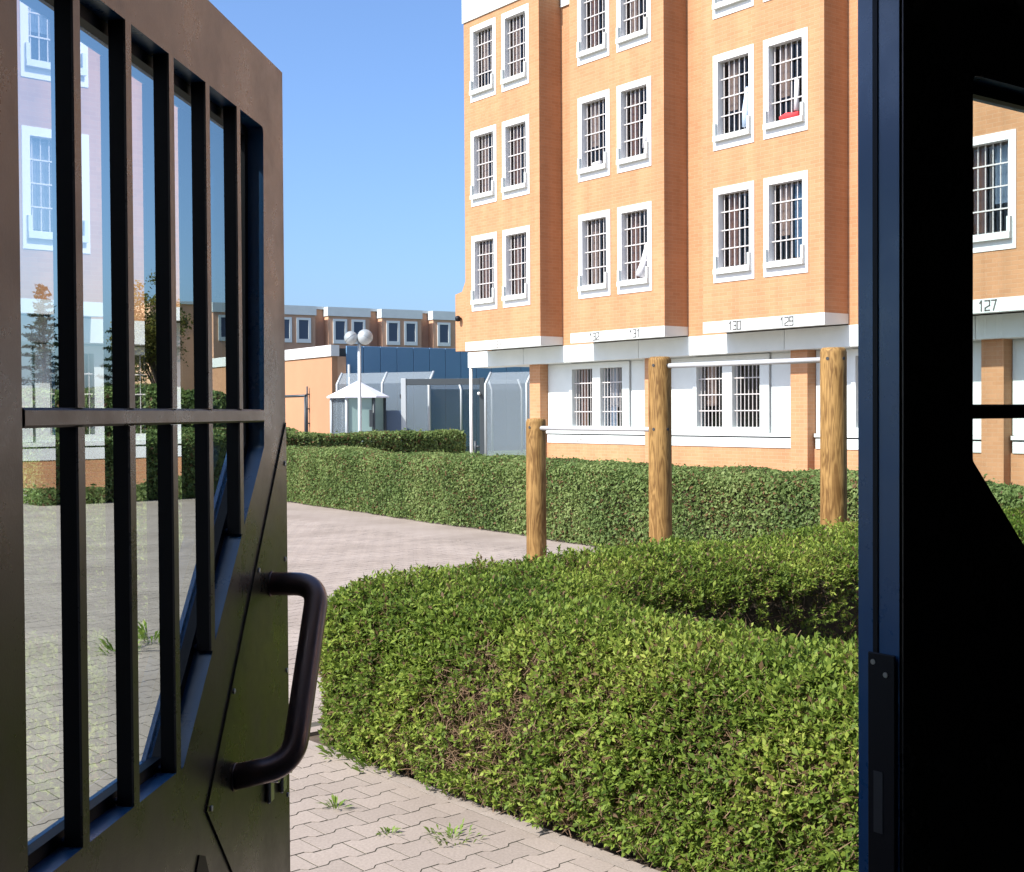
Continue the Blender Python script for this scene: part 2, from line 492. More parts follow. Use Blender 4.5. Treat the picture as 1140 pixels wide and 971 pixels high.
M['sheet'] = mat('door_sheet', (0.080, 0.070, 0.072), 0.30, metal=0.45, spec=0.6, noise=0.12, nscale=3, bump=0.03, bscale=250)
M['plate'] = mat('cover_plate', (0.065, 0.058, 0.042), 0.33, metal=0.45, spec=0.6, noise=0.1, nscale=4, bump=0.03, bscale=250)
M['blue'] = mat('blue_door_paint', (0.016, 0.080, 0.21), 0.28, spec=0.7)
M['black'] = mat('black_metal', (0.008, 0.008, 0.011), 0.5, spec=0.2)
M['handle'] = mat('handle_metal', (0.22, 0.165, 0.155), 0.34, metal=0.75, spec=0.6)
M['steel'] = mat('steel', (0.55, 0.55, 0.56), 0.3, metal=0.9)
M['galv'] = mat('galvanised', (0.56, 0.58, 0.60), 0.45, metal=0.3)
M['doorglass'] = glass_mat('door_glass', (0.82, 0.93, 0.90), 2.5)
M['wood'] = wood_mat('post_wood')
M['paver'] = paver_mat('paver', 'piece')
M['paving'] = paver_mat('paving_far', 'tex')
M['sand'] = mat('joint_sand_shade', (0.060, 0.055, 0.040), 0.95, noise=0.3, nscale=12)  # mossy sand, darkened to carry the shadow of the joints
M['soil'] = mat('soil', (0.07, 0.05, 0.033), 0.95, noise=0.35, nscale=9, bump=0.5, bscale=30)
M['kerb'] = mat('kerb_concrete', (0.25, 0.211, 0.183), 0.9, noise=0.12, nscale=9, bump=0.2, bscale=120)
M['grass'] = mat('lawn', (0.10, 0.16, 0.035), 0.9, noise=0.3, nscale=3)
M['concrete'] = mat('pale_concrete', (0.42, 0.39, 0.34), 0.9, noise=0.1, nscale=2)
M['twig'] = mat('twig', (0.155, 0.098, 0.055), 0.85)
M['core'] = mat('hedge_core_shade', (0.055, 0.042, 0.026), 0.95, noise=0.4, nscale=14)  # twig brown darkened for the shade inside the hedges
M['bark'] = mat('bark', (0.11, 0.08, 0.055), 0.95, noise=0.3, nscale=10)
M['leaf_near'] = leaf_mat('hedge_leaf', [(0.052, 0.095, 0.016), (0.118, 0.182, 0.026), (0.20, 0.27, 0.042), (0.345, 0.385, 0.08)],
                          brown=(0.14, 0.09, 0.045), brown_amt=0.20, nscale=2.2)
M['leaf_far'] = leaf_mat('hedge_leaf_far', [(0.065, 0.11, 0.032), (0.12, 0.18, 0.052), (0.18, 0.24, 0.075), (0.25, 0.30, 0.11)],
                         brown=(0.15, 0.085, 0.04), brown_amt=0.18, nscale=1.2)
M['leaf_dark'] = leaf_mat('dark_leaf', [(0.012, 0.03, 0.009), (0.03, 0.058, 0.014), (0.055, 0.095, 0.02)], nscale=0.9)
M['leaf_conifer'] = leaf_mat('needle', [(0.01, 0.024, 0.012), (0.022, 0.042, 0.02), (0.04, 0.06, 0.024)], nscale=0.6)
M['leaf_autumn'] = leaf_mat('yellowing_leaf', [(0.07, 0.09, 0.02), (0.14, 0.14, 0.03), (0.26, 0.20, 0.045)], nscale=0.8)
M['leaf_weed'] = leaf_mat('weed_leaf', [(0.10, 0.17, 0.03), (0.17, 0.26, 0.045), (0.25, 0.34, 0.07)], nscale=5)
M['cladding'] = mat('blue_cladding', (0.12, 0.235, 0.385), 0.5, noise=0.06, nscale=0.5)
M['fencemesh'] = mesh_mat('fence_mesh', (0.15, 0.185, 0.215), 0.45)
M['fencepost'] = mat('fence_post', (0.36, 0.39, 0.41), 0.5, metal=0.2)
M['grey'] = mat('grey_steel', (0.04, 0.05, 0.058), 0.5, metal=0.2)
M['boothgreen'] = mat('booth_panel', (0.20, 0.29, 0.28), 0.4)
M['boothroof'] = mat('booth_roof', (0.66, 0.66, 0.74), 0.6)
M['floor'] = mat('hall_floor', (0.20, 0.18, 0.16), 0.7)
M['hall'] = mat('hall_wall', (0.40, 0.39, 0.37), 0.9)
M['outer'] = mat('gatehouse_wall_paint', (0.42, 0.34, 0.26), 0.9, noise=0.06, nscale=1)
for k, c in dict(cur_a=(0.55, 0.38, 0.30), cur_b=(0.36, 0.19, 0.14), cur_c=(0.42, 0.52, 0.66), cur_d=(0.62, 0.60, 0.62), cur_e=(0.16, 0.30, 0.46)).items():
    M[k] = mat('curtain_' + k[-1], c, 0.95)
M['red'] = mat('red_cloth', (0.62, 0.04, 0.045), 0.9)

def smudges(m, lo, hi):
    nt = m.node_tree; b = nt.nodes['Principled BSDF']
    tc = nt.nodes.new('ShaderNodeTexCoord')
    n1 = nt.nodes.new('ShaderNodeTexNoise'); n1.inputs['Scale'].default_value = 7.0; n1.inputs['Detail'].default_value = 8; n1.inputs['Roughness'].default_value = 0.7
    nt.links.new(tc.outputs['Object'], n1.inputs['Vector'])
    mr = nt.nodes.new('ShaderNodeMapRange'); mr.inputs['From Min'].default_value = 0.35; mr.inputs['From Max'].default_value = 0.68
    mr.inputs['To Min'].default_value = lo; mr.inputs['To Max'].default_value = hi
    nt.links.new(n1.outputs['Fac'], mr.inputs['Value']); nt.links.new(mr.outputs[0], b.inputs['Roughness'])


smudges(M['sheet'], 0.22, 0.42); smudges(M['plate'], 0.22, 0.44); smudges(M['handle'], 0.24, 0.46); smudges(M['blue'], 0.22, 0.42)

# ------------------------------------------------------------------ ground
gm = MB(); gm.add([(-900, -300, -0.10), (900, -300, -0.10), (900, 1500, -0.10), (-900, 1500, -0.10)], [(0, 1, 2, 3)])
tag(gm.build('ground', M['grass']), kind='structure')


def hl(a, b, z=0.0):
    """hedge frame (a along the hedge towards the door, b away) to world"""
    return HC + HA * a + HB * b + Vector((0, 0, z))


# paved yard: block field near the door, printed pattern beyond it
PL, PW, PA = 0.2, 0.14, 0.011                       # block length, row width, jog
A0, A1, B0, B1 = -14.0, 5.0, -11.0, -0.08             # block field in the hedge frame
yard = MB()
big = [(-40, 48), (40, 48)]
ya0, ya1, yb0, yb1 = -44, 8.0, -34, 30
def yq(a0, a1, b0, b1, z):
    yard.add([hl(a0, b0, z), hl(a1, b0, z), hl(a1, b1, z), hl(a0, b1, z)], [(0, 1, 2, 3)])
yard.cur = 0
yq(ya0, A0, yb0, yb1, -0.0005)
yq(A0, A1, yb0, B0, -0.0005)
yq(A1, ya1, yb0, B1, -0.0005)
yq(A0, -0.1, 6.5, yb1, -0.0005)
yq(-0.19, -0.1, 0.0, 6.5, -0.0005)
yq(-0.1, ya1, 6.6, yb1, -0.0005)
yard_o = yard.build('paving', M['paving']); tag(yard_o, kind='structure')
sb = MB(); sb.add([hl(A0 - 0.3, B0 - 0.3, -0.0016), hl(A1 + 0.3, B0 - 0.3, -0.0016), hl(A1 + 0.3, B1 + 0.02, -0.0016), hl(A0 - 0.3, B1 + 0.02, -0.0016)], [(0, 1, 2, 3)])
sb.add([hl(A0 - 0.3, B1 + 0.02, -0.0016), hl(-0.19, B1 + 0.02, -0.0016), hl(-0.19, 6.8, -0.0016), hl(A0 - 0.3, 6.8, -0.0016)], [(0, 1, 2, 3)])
tag(sb.build('joint_sand_shade', M['sand']), kind='structure')
so = MB(); so.add([hl(-0.1, 0, -0.02), hl(8, 0, -0.02), hl(8, 6.6, -0.02), hl(-0.1, 6.6, -0.02)], [(0, 1, 2, 3)])
tag(so.build('planting_soil', M['soil']), kind='structure')


def paver_outline(g):
    """block centred on 0: length along x (the b axis), width along y (the a axis)"""
    L, W = PL / 2 - g, PW / 2 - g
    return [(-L, -W - PA), (-0.061, -W - PA), (-0.039, -W + PA), (0.039, -W + PA), (0.061, -W - PA), (L, -W - PA),
            (L, W + PA), (0.061, W + PA), (0.039, W - PA), (-0.039, W - PA), (-0.061, W + PA), (-L, W + PA)]


def paver_geo():
    o0 = paver_outline(0.0036); o1 = paver_outline(0.0038)
    n = len(o0)
    vs = [(x, y, 0.0) for x, y in o1] + [(x, y, -0.0006) for x, y in o0] + [(x, y, -0.02) for x, y in o0]
    fs = [[0, 1, 2, 9, 10, 11], [2, 3, 8, 9], [3, 4, 5, 6, 7, 8]]
    for r in range(2):
        for i in range(n):
            j = (i + 1) % n
            fs.append([r * n + j, r * n + i, (r + 1) * n + i, (r + 1) * n + j])
    return vs, fs


pvs, pfs = paver_geo()
pm = MB(); pm.add(pvs, pfs)
paver_me = pm.mesh('paver', M['paver'])
cells = []
nr = int((A1 - A0) / PW)
for k in range(nr):
    a = A0 + (k + 0.5) * PW
    off = 0 if (k % 2 == 0) else PL / 2
    if a < -0.2 - PW / 2 and off: cells.append((a, B1, k))
    nb = int((B1 - B0) / PL)
    for j in range(nb):
        b = B1 - PL / 2 - j * PL - off
        if b - PL / 2 < B0: continue
        cells.append((a, b, k))
    if a < -0.2 - PW / 2:
        for j in range(33):
            cells.append((a, B1 + PL / 2 + j * PL + off, k))


def project(w):
    d = Vector(w) - Vector((0, 0, EYE)); z = d.dot(_F)
    if z <= 0.1: return (-9999, -9999, z)
    return (570 + 1400 * d.dot(_R2) / z, 485.5 - 1400 * d.dot(_U2) / z, z)


near, rest = [], []
for c in cells:
    x, y, z = project(hl(c[0], c[1]))
    if 300 < x < 740 and 800 < y < 1010: near.append((0, z, c))
    elif 10 < x < 300 and 560 < y < 990: near.append((1, z, c))
    elif -260 < x < 1000 and z > 0.5: rest.append(c)
near.sort(key=lambda t: (t[0], t[1]))
rest += [t[2] for t in near[300:]]
near = near[:300]
rz0 = math.atan2(HB.y, HB.x)
for _, _, (a, b, k) in near:
    w = hl(a, b, random.uniform(-0.0004, 0.0012))
    o = link('paver', paver_me, None, w, rz0 + random.uniform(-0.006, 0.006))
    o.rotation_euler.x = random.uniform(-0.003, 0.003); o.rotation_euler.y = random.uniform(-0.003, 0.003)
    o.parent = yard_o
base = np.array(pvs)
allv = []; allf = []
cr, sr = math.cos(rz0), math.sin(rz0)
for i, (a, b, k) in enumerate(rest):
    w = hl(a, b, random.uniform(-0.0004, 0.001))
    q = np.empty_like(base)
    q[:, 0] = base[:, 0] * cr - base[:, 1] * sr + w.x
    q[:, 1] = base[:, 0] * sr + base[:, 1] * cr + w.y
    q[:, 2] = base[:, 2] + w.z
    allv.append(q)
nvp = len(base)
for i in range(len(rest)):
    for f in pfs: allf.append([i * nvp + t for t in f])
me = bpy.data.meshes.new('paver_field')
me.from_pydata(np.concatenate(allv).tolist(), [], allf)
me.materials.append(M['paver']); me.update()
po = link('paver_field', me, yard_o); po['kind'] = 'stuff'

# half blocks closing every other row and the edging stones against the hedge
hb = MB()
for k in range(nr):
    if k % 2 == 0 or A0 + (k + 0.5) * PW < -0.27: continue
    a = A0 + (k + 0.5) * PW
    if abs(a) > 5.5: continue
    L = PL / 4 - 0.003; W = PW / 2 - 0.003
    c = hl(a, B1 - PL / 4)
    pts = [(-L, -W - PA), (0, -W - PA), (L, -W + PA), (L, W - PA), (0, W + PA), (-L, W + PA)]
    P = [c + HB * x - HA * y * -1 for x, y in pts]
    n = len(P)
    hb.add([(p.x, p.y, 0.0002) for p in P] + [(p.x, p.y, -0.02) for p in P],
           [list(range(n))] + [[i, (i + 1) % n, n + (i + 1) % n, n + i] for i in range(n)])
ho = hb.build('half_pavers', M['paver'], yard_o); ho['kind'] = 'stuff'
ks = MB(); ks.box(-0.498, 0.498, -0.038, 0.037, -0.12, 0.0)
kme = ks.mesh('edging_stone', M['kerb'])
for i in range(6):
    o = link('edging_stone', kme, yard_o, hl(-0.18 + 0.5 + i, -0.04, random.uniform(-0.0006, 0.0006)), math.atan2(HA.y, HA.x) + random.uniform(-0.003, 0.003))
for i in range(7):
    o = link('edging_stone', kme, yard_o, hl(-0.14, 0.5 + i, random.uniform(-0.002, 0.003)), rz0 + random.uniform(-0.003, 0.003))

# lawn and concrete apron behind the far hedge
lw = MB(); lw.add([(-9, 46.5, 0.004), (9, 46.5, 0.004), (9, 75, 0.004), (-9, 75, 0.004)], [(0, 1, 2, 3)])
tag(lw.build('lawn', M['grass']), kind='structure')
cp = MB(); cp.add([(-12, 26, 0.004), (2, 26, 0.004), (3, 46.4, 0.004), (-12, 46.4, 0.004)], [(0, 1, 2, 3)])
tag(cp.build('concrete_apron', M['concrete']), kind='structure')

# ------------------------------------------------------------------ gatehouse the camera stands in (hall, wall with the door opening)
P0 = Vector((0.5543, 1.8, 0)); RW = 36.286
def hall_part(name, bxs, m):
    q = MB()
    for b in bxs: q.box(*b)
    o = q.build(name, m, None, P0, R(RW)); tag(o, kind='structure'); return o
hall_part('wall_front', [(-6, -1.285, -0.05, 0.105, -0.1, 2.27), (1.24, 7, -0.05, 0.105, -0.1, 2.27), (-6, 7, -0.05, 0.105, 2.27, 3.3)], M['outer'])
hall_part('sun_block_wall', [(-6.2, -3.2, 0.1055, 1.0, -0.1, 5.3)], M['outer'])  # unseen wall added to keep the sun off the open door leaf
hall_part('wall_lining', [(-6, -1.30, -0.062, -0.0505, -0.05, 2.94), (1.255, 7, -0.062, -0.0505, -0.05, 2.94), (-1.299, 1.254, -0.062, -0.0505, 2.25, 2.94)], M['hall'])
hall_part('wall_back', [(-6.2, 7.2, -5.2, -5.0, -0.1, 3.3)], M['hall'])
hall_part('wall_left', [(-6.2, -6.002, -4.998, 0.105, -0.1, 3.3)], M['hall'])
hall_part('wall_right', [(7.002, 7.2, -4.998, 0.105, -0.1, 3.3)], M['hall'])
hall_part('ceiling', [(-6.0, 7.0, -4.998, -0.063, 2.95, 3.2)], M['hall'])
hall_part('roof', [(-6.3, 7.3, -5.3, 0.2, 3.302, 3.5)], M['hall'])
hall_part('floor', [(-6.0, 7.0, -4.998, -0.063, -0.08, 0.012)], M['floor'])

# ------------------------------------------------------------------ left door leaf, open
LH = Vector((-0.5275, 1.1451, 0))
ld = empty('door_leaf', LH, R(84.69))
tag(ld, 'open door leaf with barred glass window and bent tube handle', 'door', 'double door leaves')


def rounded(poly, r=0.012, seg=4):
    out = []
    n = len(poly)
    for i in range(n):
        p = Vector(poly[i]); a = Vector(poly[i - 1]); b = Vector(poly[(i + 1) % n])
        u1 = (a - p).normalized(); u2 = (b - p).normalized()
        ang = u1.angle(u2); d = r / math.tan(ang / 2)
        p1 = p + u1 * d; p2 = p + u2 * d
        for k in range(seg + 1):
            t = k / seg
            q = p1 * (1 - t) ** 2 + p * 2 * t * (1 - t) + p2 * t ** 2
            out.append((q.x, q.y))
    return out


def inset(poly, d):
    """offset a convex CCW polygon inwards"""
    n = len(poly); lines = []
    for i in range(n):
        a = Vector(poly[i]); b = Vector(poly[(i + 1) % n]); t = (b - a).normalized(); nn = Vector((-t.y, t.x))
        lines.append((a + nn * d, t))
    out = []
    for i in range(n):
        p, t = lines[i - 1]; q, s = lines[i]
        den = t.x * s.y - t.y * s.x
        k = ((q.x - p.x) * s.y - (q.y - p.y) * s.x) / den
        w = p + t * k
        out.append((w.x, w.y))
    return out


HOLE_L = [(0.170, 1.100), (0.632, 1.100), (1.045, 1.545), (1.058, 2.100), (0.170, 2.100)]
LEAF_OUT = [(0, 0.02), (1.182, 0.02), (1.182, 2.228), (0, 2.228)]


def make_leaf(root, hole, outer, barxs, thick, rail, x_edge_hole):
    q = MB(); q.sheet(outer, rounded(hole, 0.012), 0.0, thick, 0, 1, 1)
    q.build('leaf_frame', [M['sheet'], M['blue']], root)
    bead = MB(); bead.sheet(inset(hole, 0.0005), inset(hole, 0.017), 0.028, 0.043, 0, 0, 0)
    bead.build('glazing_bead', M['black'], root)
    bead = MB(); bead.sheet(inset(hole, 0.0006), inset(hole, 0.010), 0.0535, thick - 0.002, 0, 0, 0)
    bead.build('glazing_bead', M['blue'], root)
    g = inset(hole, 0.002)
    n = len(g)
    gp = MB(); gp.add([(x, 0.0485, z) for x, z in g], [list(range(n))])
    gp.build('pane', M['doorglass'], root)
    r = MB(); r.cbox(rail[0], rail[1], -0.0015, 0.020, 1.587, 1.609, 0.003)
    r.build('cross_rail', M['sheet'], root)
    for bx, z0, z1 in barxs:
        for (a, b) in ((z0, 1.5868), (1.6092, z1)):
            if b - a < 0.03: continue
            w = MB(); w.box(bx - 0.0085, bx + 0.0085, 0.0025, 0.022, a, b)
            w.cur = 1; w.box(bx - 0.009, bx + 0.009, -0.0008, 0.0022, a, b)
            w.build('bar', [M['black'], M['sheet']], root)
        # small weld foot
        w = MB(); w.cbox(bx - 0.006, bx + 0.006, 0.0222, 0.030, z0 + 0.001, z0 + 0.008, 0.002)
        w.build('weld_foot', M['blue'], root)


def hole_bottom(x):
    if x <= 0.632: return 1.100
    return 1.100 + (x - 0.632) / (1.045 - 0.632) * 0.445


bars_l = [(x, hole_bottom(x) + 0.0005, 2.0995) for x in (0.311, 0.462, 0.613, 0.764, 0.915)]
make_leaf(ld, HOLE_L, LEAF_OUT, bars_l, 0.062, (0.1705, 1.048), 1.05)

# cover plate with screws
pp = [(1.176, 1.585), (1.140, 1.545), (0.722, 1.010), (0.905, 0.800), (1.176, 0.50)]
pp = [(0.905, 0.800), (1.0, 0.50), (1.176, 0.50), (1.176, 1.585), (0.722, 1.010)]
q = MB(); q.sheet(pp, None, -0.003, -0.0003)
plate = q.build('cover_plate', M['plate'], ld)
for (x, z) in ((0.995, 1.335), (0.854, 1.160), (0.740, 1.008), (1.160, 1.335), (1.163, 1.13), (0.88, 0.835), (1.163, 1.51), (1.163, 0.9)):
    s = MB(); s.tube([(x, -0.003, z), (x, -0.0052, z)], 0.0045, 10); s.build('screw', M['galv'], plate)

# bent tube handle
def fillet(pts, r, seg=8):
    out = [Vector(pts[0])]
    for i in range(1, len(pts) - 1):
        p = Vector(pts[i]); a = Vector(pts[i - 1]); b = Vector(pts[i + 1])
        u1 = (a - p).normalized(); u2 = (b - p).normalized()
        d = min(r, (a - p).length * .49, (b - p).length * .49)
        for k in range(seg + 1):
            t = k / seg
            out.append((p + u1 * d) * (1 - t) ** 2 + p * 2 * t * (1 - t) + (p + u2 * d) * t ** 2)
    out.append(Vector(pts[-1]))
    return out


HT, HBm = (1.070, 1.302), (0.855, 1.022)
hp = fillet([(HT[0], -0.001, HT[1]), (HT[0], -0.088, HT[1]), (HBm[0] + 0.035, -0.088, HBm[1] + 0.012), (HBm[0], -0.001, HBm[1])], 0.055, 10)
q = MB(); q.tube(hp, 0.0205, 20); handle = q.build('handle', M['handle'], ld)
for (x, z) in (HT, HBm):
    q = MB(); q.tube([(x, -0.0032, z), (x, -0.006, z)], 0.0225, 20); q.build('handle_flange', M['handle'], handle)
# lock cylinders under the handle
for (x, z) in ((1.035, 0.958), (1.115, 0.952)):
    lk = MB(); lk.cbox(x - 0.013, x + 0.013, -0.012, -0.0032, z - 0.032, z + 0.03, 0.003); esc = lk.build('lock_escutcheon', M['steel'], ld)
    lk = MB(); lk.tube([(x, -0.0122, z + 0.012), (x, -0.024, z + 0.012)], 0.0095, 14); lk.build('lock_cylinder', M['steel'], esc)
    lk = MB(); lk.box(x - 0.002, x + 0.002, -0.0246, -0.0242, z + 0.006, z + 0.018); lk.build('keyhole', M['black'], esc)
q = MB(); q.sheet([(0.655, 0.905), (0.735, 0.905), (0.715, 0.945), (0.690, 0.955)], None, -0.0022, -0.0004); q.build('latch_slot', M['black'], ld)
for z in (0.35, 1.15, 1.95):
    q = MB(); q.tube([(-0.008, 0.03, z - 0.06), (-0.008, 0.03, z + 0.06)], 0.009, 12); q.build('hinge', M['black'], ld)

# ------------------------------------------------------------------ right door leaf, closed
rd = empty('door_leaf', P0, R(RW))
tag(rd, 'closed dark door leaf with blue edge and black lock strip', 'door', 'double door leaves')
HOLE_R = [(0.179, 1.524), (0.60, 1.100), (1.05, 1.100), (1.05, 2.106), (0.179, 2.106)]
def hole_bottom_r(x):
    return 1.100 if x >= 0.60 else 1.524 - (x - 0.179) / 0.421 * 0.424
bars_r = [(x, hole_bottom_r(x) + 0.0005, 2.1055) for x in (0.365, 0.505, 0.645, 0.785, 0.925)]
make_leaf(rd, HOLE_R, [(0, 0.02), (1.225, 0.02), (1.225, 2.262), (0, 2.262)], bars_r, 0.072, (0.1795, 1.0495), 1.05)
q = MB(); q.box(-0.0022, -0.0003, 0.036, 0.0445, 0.02, 2.22); q.build('edge_seal', M['black'], rd)
q = MB(); q.cbox(-0.0062, -0.0025, 0.003, 0.051, 0.72, 1.248, 0.0015); stp = q.build('strike_plate', M['black'], rd)
for (y, z) in ((0.041, 1.234), (0.019, 1.218), (0.041, 0.76), (0.019, 0.775)):
    q = MB(); q.tube([(-0.0062, y, z), (-0.0072, y, z)], 0.004, 12); q.build('screw', M['steel'], stp)
q = MB(); q.box(-0.0068, -0.0064, 0.024, 0.040, 0.985, 1.075); q.build('bolt_slot', M['dark'], stp)
q = MB(); q.sheet([(0.004, 0.06), (0.062, 0.06), (0.062, 2.2), (0.004, 2.2)], None, -0.004, -0.0004); q.build('edge_strip', M['sheet'], rd)

# ------------------------------------------------------------------ main building
FO = Vector((6.5773, 26.4467, 0))
FRZ = math.atan2(-U.y, -U.x)
cb = empty('cell_block', FO, FRZ)
tag(cb, 'long orange brick building with projecting bays and barred white windows', 'building')
# local frame: x = -s (to the right), y = depth into the building, z up
PITCH, BW, BD = 4.776, 3.498, 0.78
BAYS = [-2, -1, 0, 1, 2, 3]                          # index: 1 -> bay with 129/130, 3 -> leftmost, 0 -> 127
ROWS = [4.555, 7.575, 10.575]
ROOF0, ROOF1 = 12.94, 13.85
def bay_s(i): return (i - 1) * PITCH
WOFF = [1.039, 2.542]                                 # window centres from the right edge of the bay
WW, WOP, WZ0, WZ1 = 0.613, 0.466, 0.33, 2.005

# shared window meshes
wm = MB(); wm.sheet([(-WW, 0), (WW, 0), (WW, 2.165), (-WW, 2.165)], [(-WOP, WZ0), (WOP, WZ0), (WOP, WZ1), (-WOP, WZ1)], -0.018, 0.20)
win_me = wm.mesh('window', M['whitepaint'])
gm_ = MB()
for k in range(6):
    x = -WOP + (k + 0.5) * 2 * WOP / 6
    gm_.tube([(x, 0.115, WZ0 + 0.001), (x, 0.115, WZ1 - 0.001)], 0.0125, 6, cap=False)
for k in range(1, 4):
    z = WZ0 + k * (WZ1 - WZ0) / 4 + 0.02
    gm_.box(-WOP + 0.001, WOP - 0.001, 0.088, 0.102, z - 0.013, z + 0.013)
gr_me = gm_.mesh('grille', M['bar'])
pm_ = MB(); pm_.add([(-WOP, 0.16, WZ0), (WOP, 0.16, WZ0), (WOP, 0.16, WZ1), (-WOP, 0.16, WZ1)], [(0, 1, 2, 3)])
pn_me = pm_.mesh('pane', M['pane'])
sf = MB()
for (a, b, c, d) in ((-WOP, -WOP + .05, WZ0, WZ1), (WOP - .05, WOP, WZ0, WZ1), (-WOP + .05, WOP - .05, WZ0, WZ0 + .05), (-WOP + .05, WOP - .05, WZ1 - .05, WZ1), (-0.02, 0.02, WZ0 + .05, WZ1 - .05)):
    sf.box(a + .0005, b - .0005, 0.165, 0.198, c + .0005, d - .0005)
sf_me = sf.mesh('sash', mat('brown_sash', (0.16, 0.11, 0.08), 0.5))
tm = MB()
tm.box(-0.544, 0.544, -0.10, -0.019, 0.185, 0.205)
tm.box(-0.544, 0.544, -0.116, -0.1005, 0.185, 0.305)
for sx in (-1, 1):
    x0, x1 = sorted((sx * 0.474, sx * 0.5435))
    tm.box(x0, x1, -0.0995, -0.019, 0.2055, 0.59)
tr_me = tm.mesh('sill_tray', M['white'])


def curtain_mesh(x0, x1, z0, z1, m):
    c = MB(); n = 22
    vs = []
    for i in range(n + 1):
        x = x0 + (x1 - x0) * i / n
        y = 0.27 + 0.02 * math.sin(i * 1.9) + 0.012 * math.sin(i * 4.3)
        vs += [(x, y, z0), (x, y, z1)]
    fs = [(2 * i, 2 * i + 2, 2 * i + 3, 2 * i + 1) for i in range(n)]
    c.smooth = True; c.add(vs, fs)
    return c.mesh('curtain', m)


CUR = []
for key in ('cur_a', 'cur_b', 'cur_c', 'cur_d', 'cur_e'):
    for (x0, x1) in ((-0.43, -0.14), (-0.40, -0.05), (0.02, 0.43), (0.18, 0.43)):
        CUR.append(curtain_mesh(x0, x1, 0.30 if random.random() < .7 else 0.9, 2.0, M[key]))

wr = random.Random(3)
for i in BAYS:
    s0 = bay_s(i)
    xr, xl = -s0, -(s0 + BW)                         # right and left edges in local x
    wc = [-(s0 + o) for o in WOFF]
    xs = sorted([xl, xr] + [c + d for c in wc for d in (-0.54, 0.54)])
    zs = sorted([3.672, ROOF0] + [r + d for r in ROWS for d in (0.2, 2.1)])
    holes = [(c - 0.54, c + 0.54, r + 0.2, r + 2.1) for c in wc for r in ROWS]
    q = MB(); q.grid_wall(xs, zs, holes, 0.0, 0.20)
    q.box(xr - 0.2, xr, 0.2005, BD, 3.672, ROOF0)
    q.box(xl, xl + 0.2, 0.2005, BD, 3.672, ROOF0)
    q.build('bay_wall', M['brick'], cb)
    # white band carrying the bay, with a tapering return
    q = MB()
    xb = xl + (0.0 if i == 3 else 0.0)
    q.add([(xb, -0.012, 3.42), (xr + 0.012, -0.012, 3.42), (xr + 0.012, -0.012, 3.677), (xb, -0.012, 3.677),
           (xb, BD, 3.465), (xr + 0.012, BD, 3.465), (xr + 0.012, BD, 3.677), (xb, BD, 3.677)],
          [(0, 1, 2, 3), (5, 4, 7, 6), (1, 5, 6, 2), (4, 0, 3, 7), (3, 2, 6, 7), (4, 5, 1, 0)])
    q.build('bay_sill_band', M['white'], cb)
    q = MB(); q.box(xl - 0.03, xr + 0.03, -0.04, BD, ROOF0, ROOF1); q.build('roof_fascia', M['white'], cb)
    for ri, r in enumerate(ROWS):
        for ci, c in enumerate(wc):
            w = link('window', win_me, cb, (c, 0, r))
            link('grille', gr_me, w); link('pane', pn_me, w); link('sash', sf_me, w); link('sill_tray', tr_me, w)
            link('curtain', CUR[wr.choice((0, 1, 0, 1, 4, 5))], w)
            if wr.random() < 0.5: link('curtain', wr.choice(CUR[10:12] + CUR[14:16] + CUR[2:4] + CUR[18:20]), w)
            if i == 1 and ri == 1 and ci == 0:
                k = MB(); k.tube([(-0.22, 0.09, 0.40), (-0.05, 0.10, 0.42), (0.1, 0.09, 0.40), (0.30, 0.095, 0.42)], [0.05, 0.08, 0.075, 0.05], 10); k.build('red_cloth', M['red'], w)
                k = MB(); k.tube([(0.2, 0.12, 0.5), (0.22, 0.12, 1.2)], [0.06, 0.05], 8); k.build('white_towel', M['cur_d'], w)
            if i == 1 and ri == 1 and ci == 1:
                k = MB(); k.tube([(0.28, 0.12, 0.42), (0.27, 0.12, 0.8), (0.3, 0.12, 1.3)], [0.1, 0.09, 0.03], 8); k.build('blue_towel', M['cur_c'], w)
            if i == 2 and ri == 0 and ci == 0:
                k = MB(); k.tube([(0.1, 0.1, 0.40), (0.22, 0.11, 0.7), (0.33, 0.12, 1.2)], [0.14, 0.10, 0.04], 8); k.build('white_towel', M['cur_d'], w)
            if i == 2 and ri == 1 and ci == 0:
                k = MB(); k.tube([(0.31, 0.1, 0.50), (0.3, 0.11, 1.3)], [0.09, 0.05], 8); k.build('white_towel', M['cur_d'], w)
            if i == 2 and ri == 1 and ci == 1:
                k = MB(); k.tube([(-0.1, 0.06, 0.39), (0.2, 0.06, 0.41)], [0.05, 0.04], 8); k.build('white_towel', M['cur_d'], w)
    # recessed main wall between this bay and the next one to its left
    s1 = s0 + BW
    s2 = bay_s(i + 1) if i < 3 else s1 + 0.02
    if i < 3:
        q = MB(); q.box(-s2, -s1, BD, BD + 0.22, 3.437, ROOF0 - 0.3); q.build('main_wall', M['brick'], cb)
        q = MB(); q.box(-s2 + 0.03, -s1 - 0.03, BD - 0.05, BD + 0.22, ROOF0 - 0.3, ROOF1 - 0.3); q.build('roof_fascia', M['white'], cb)
    # beam under the bays, jointed at the bay centres
    c0, c1 = s0 - (PITCH - BW) - BW / 2 + 0.008, s0 + BW / 2 - 0.008
    if i == BAYS[0]: c0 = s0
    q = MB(); q.box(-c1, -c0, BD - 0.006, 1.60, 2.98, 3.436); q.build('lintel_beam', M['white'], cb)
SE = 14.04
q = MB(); q.box(-SE, -(bay_s(3) + BW / 2 + 0.008), BD - 0.006, 1.60, 2.98, 3.436); q.build('lintel_beam', M['white'], cb)

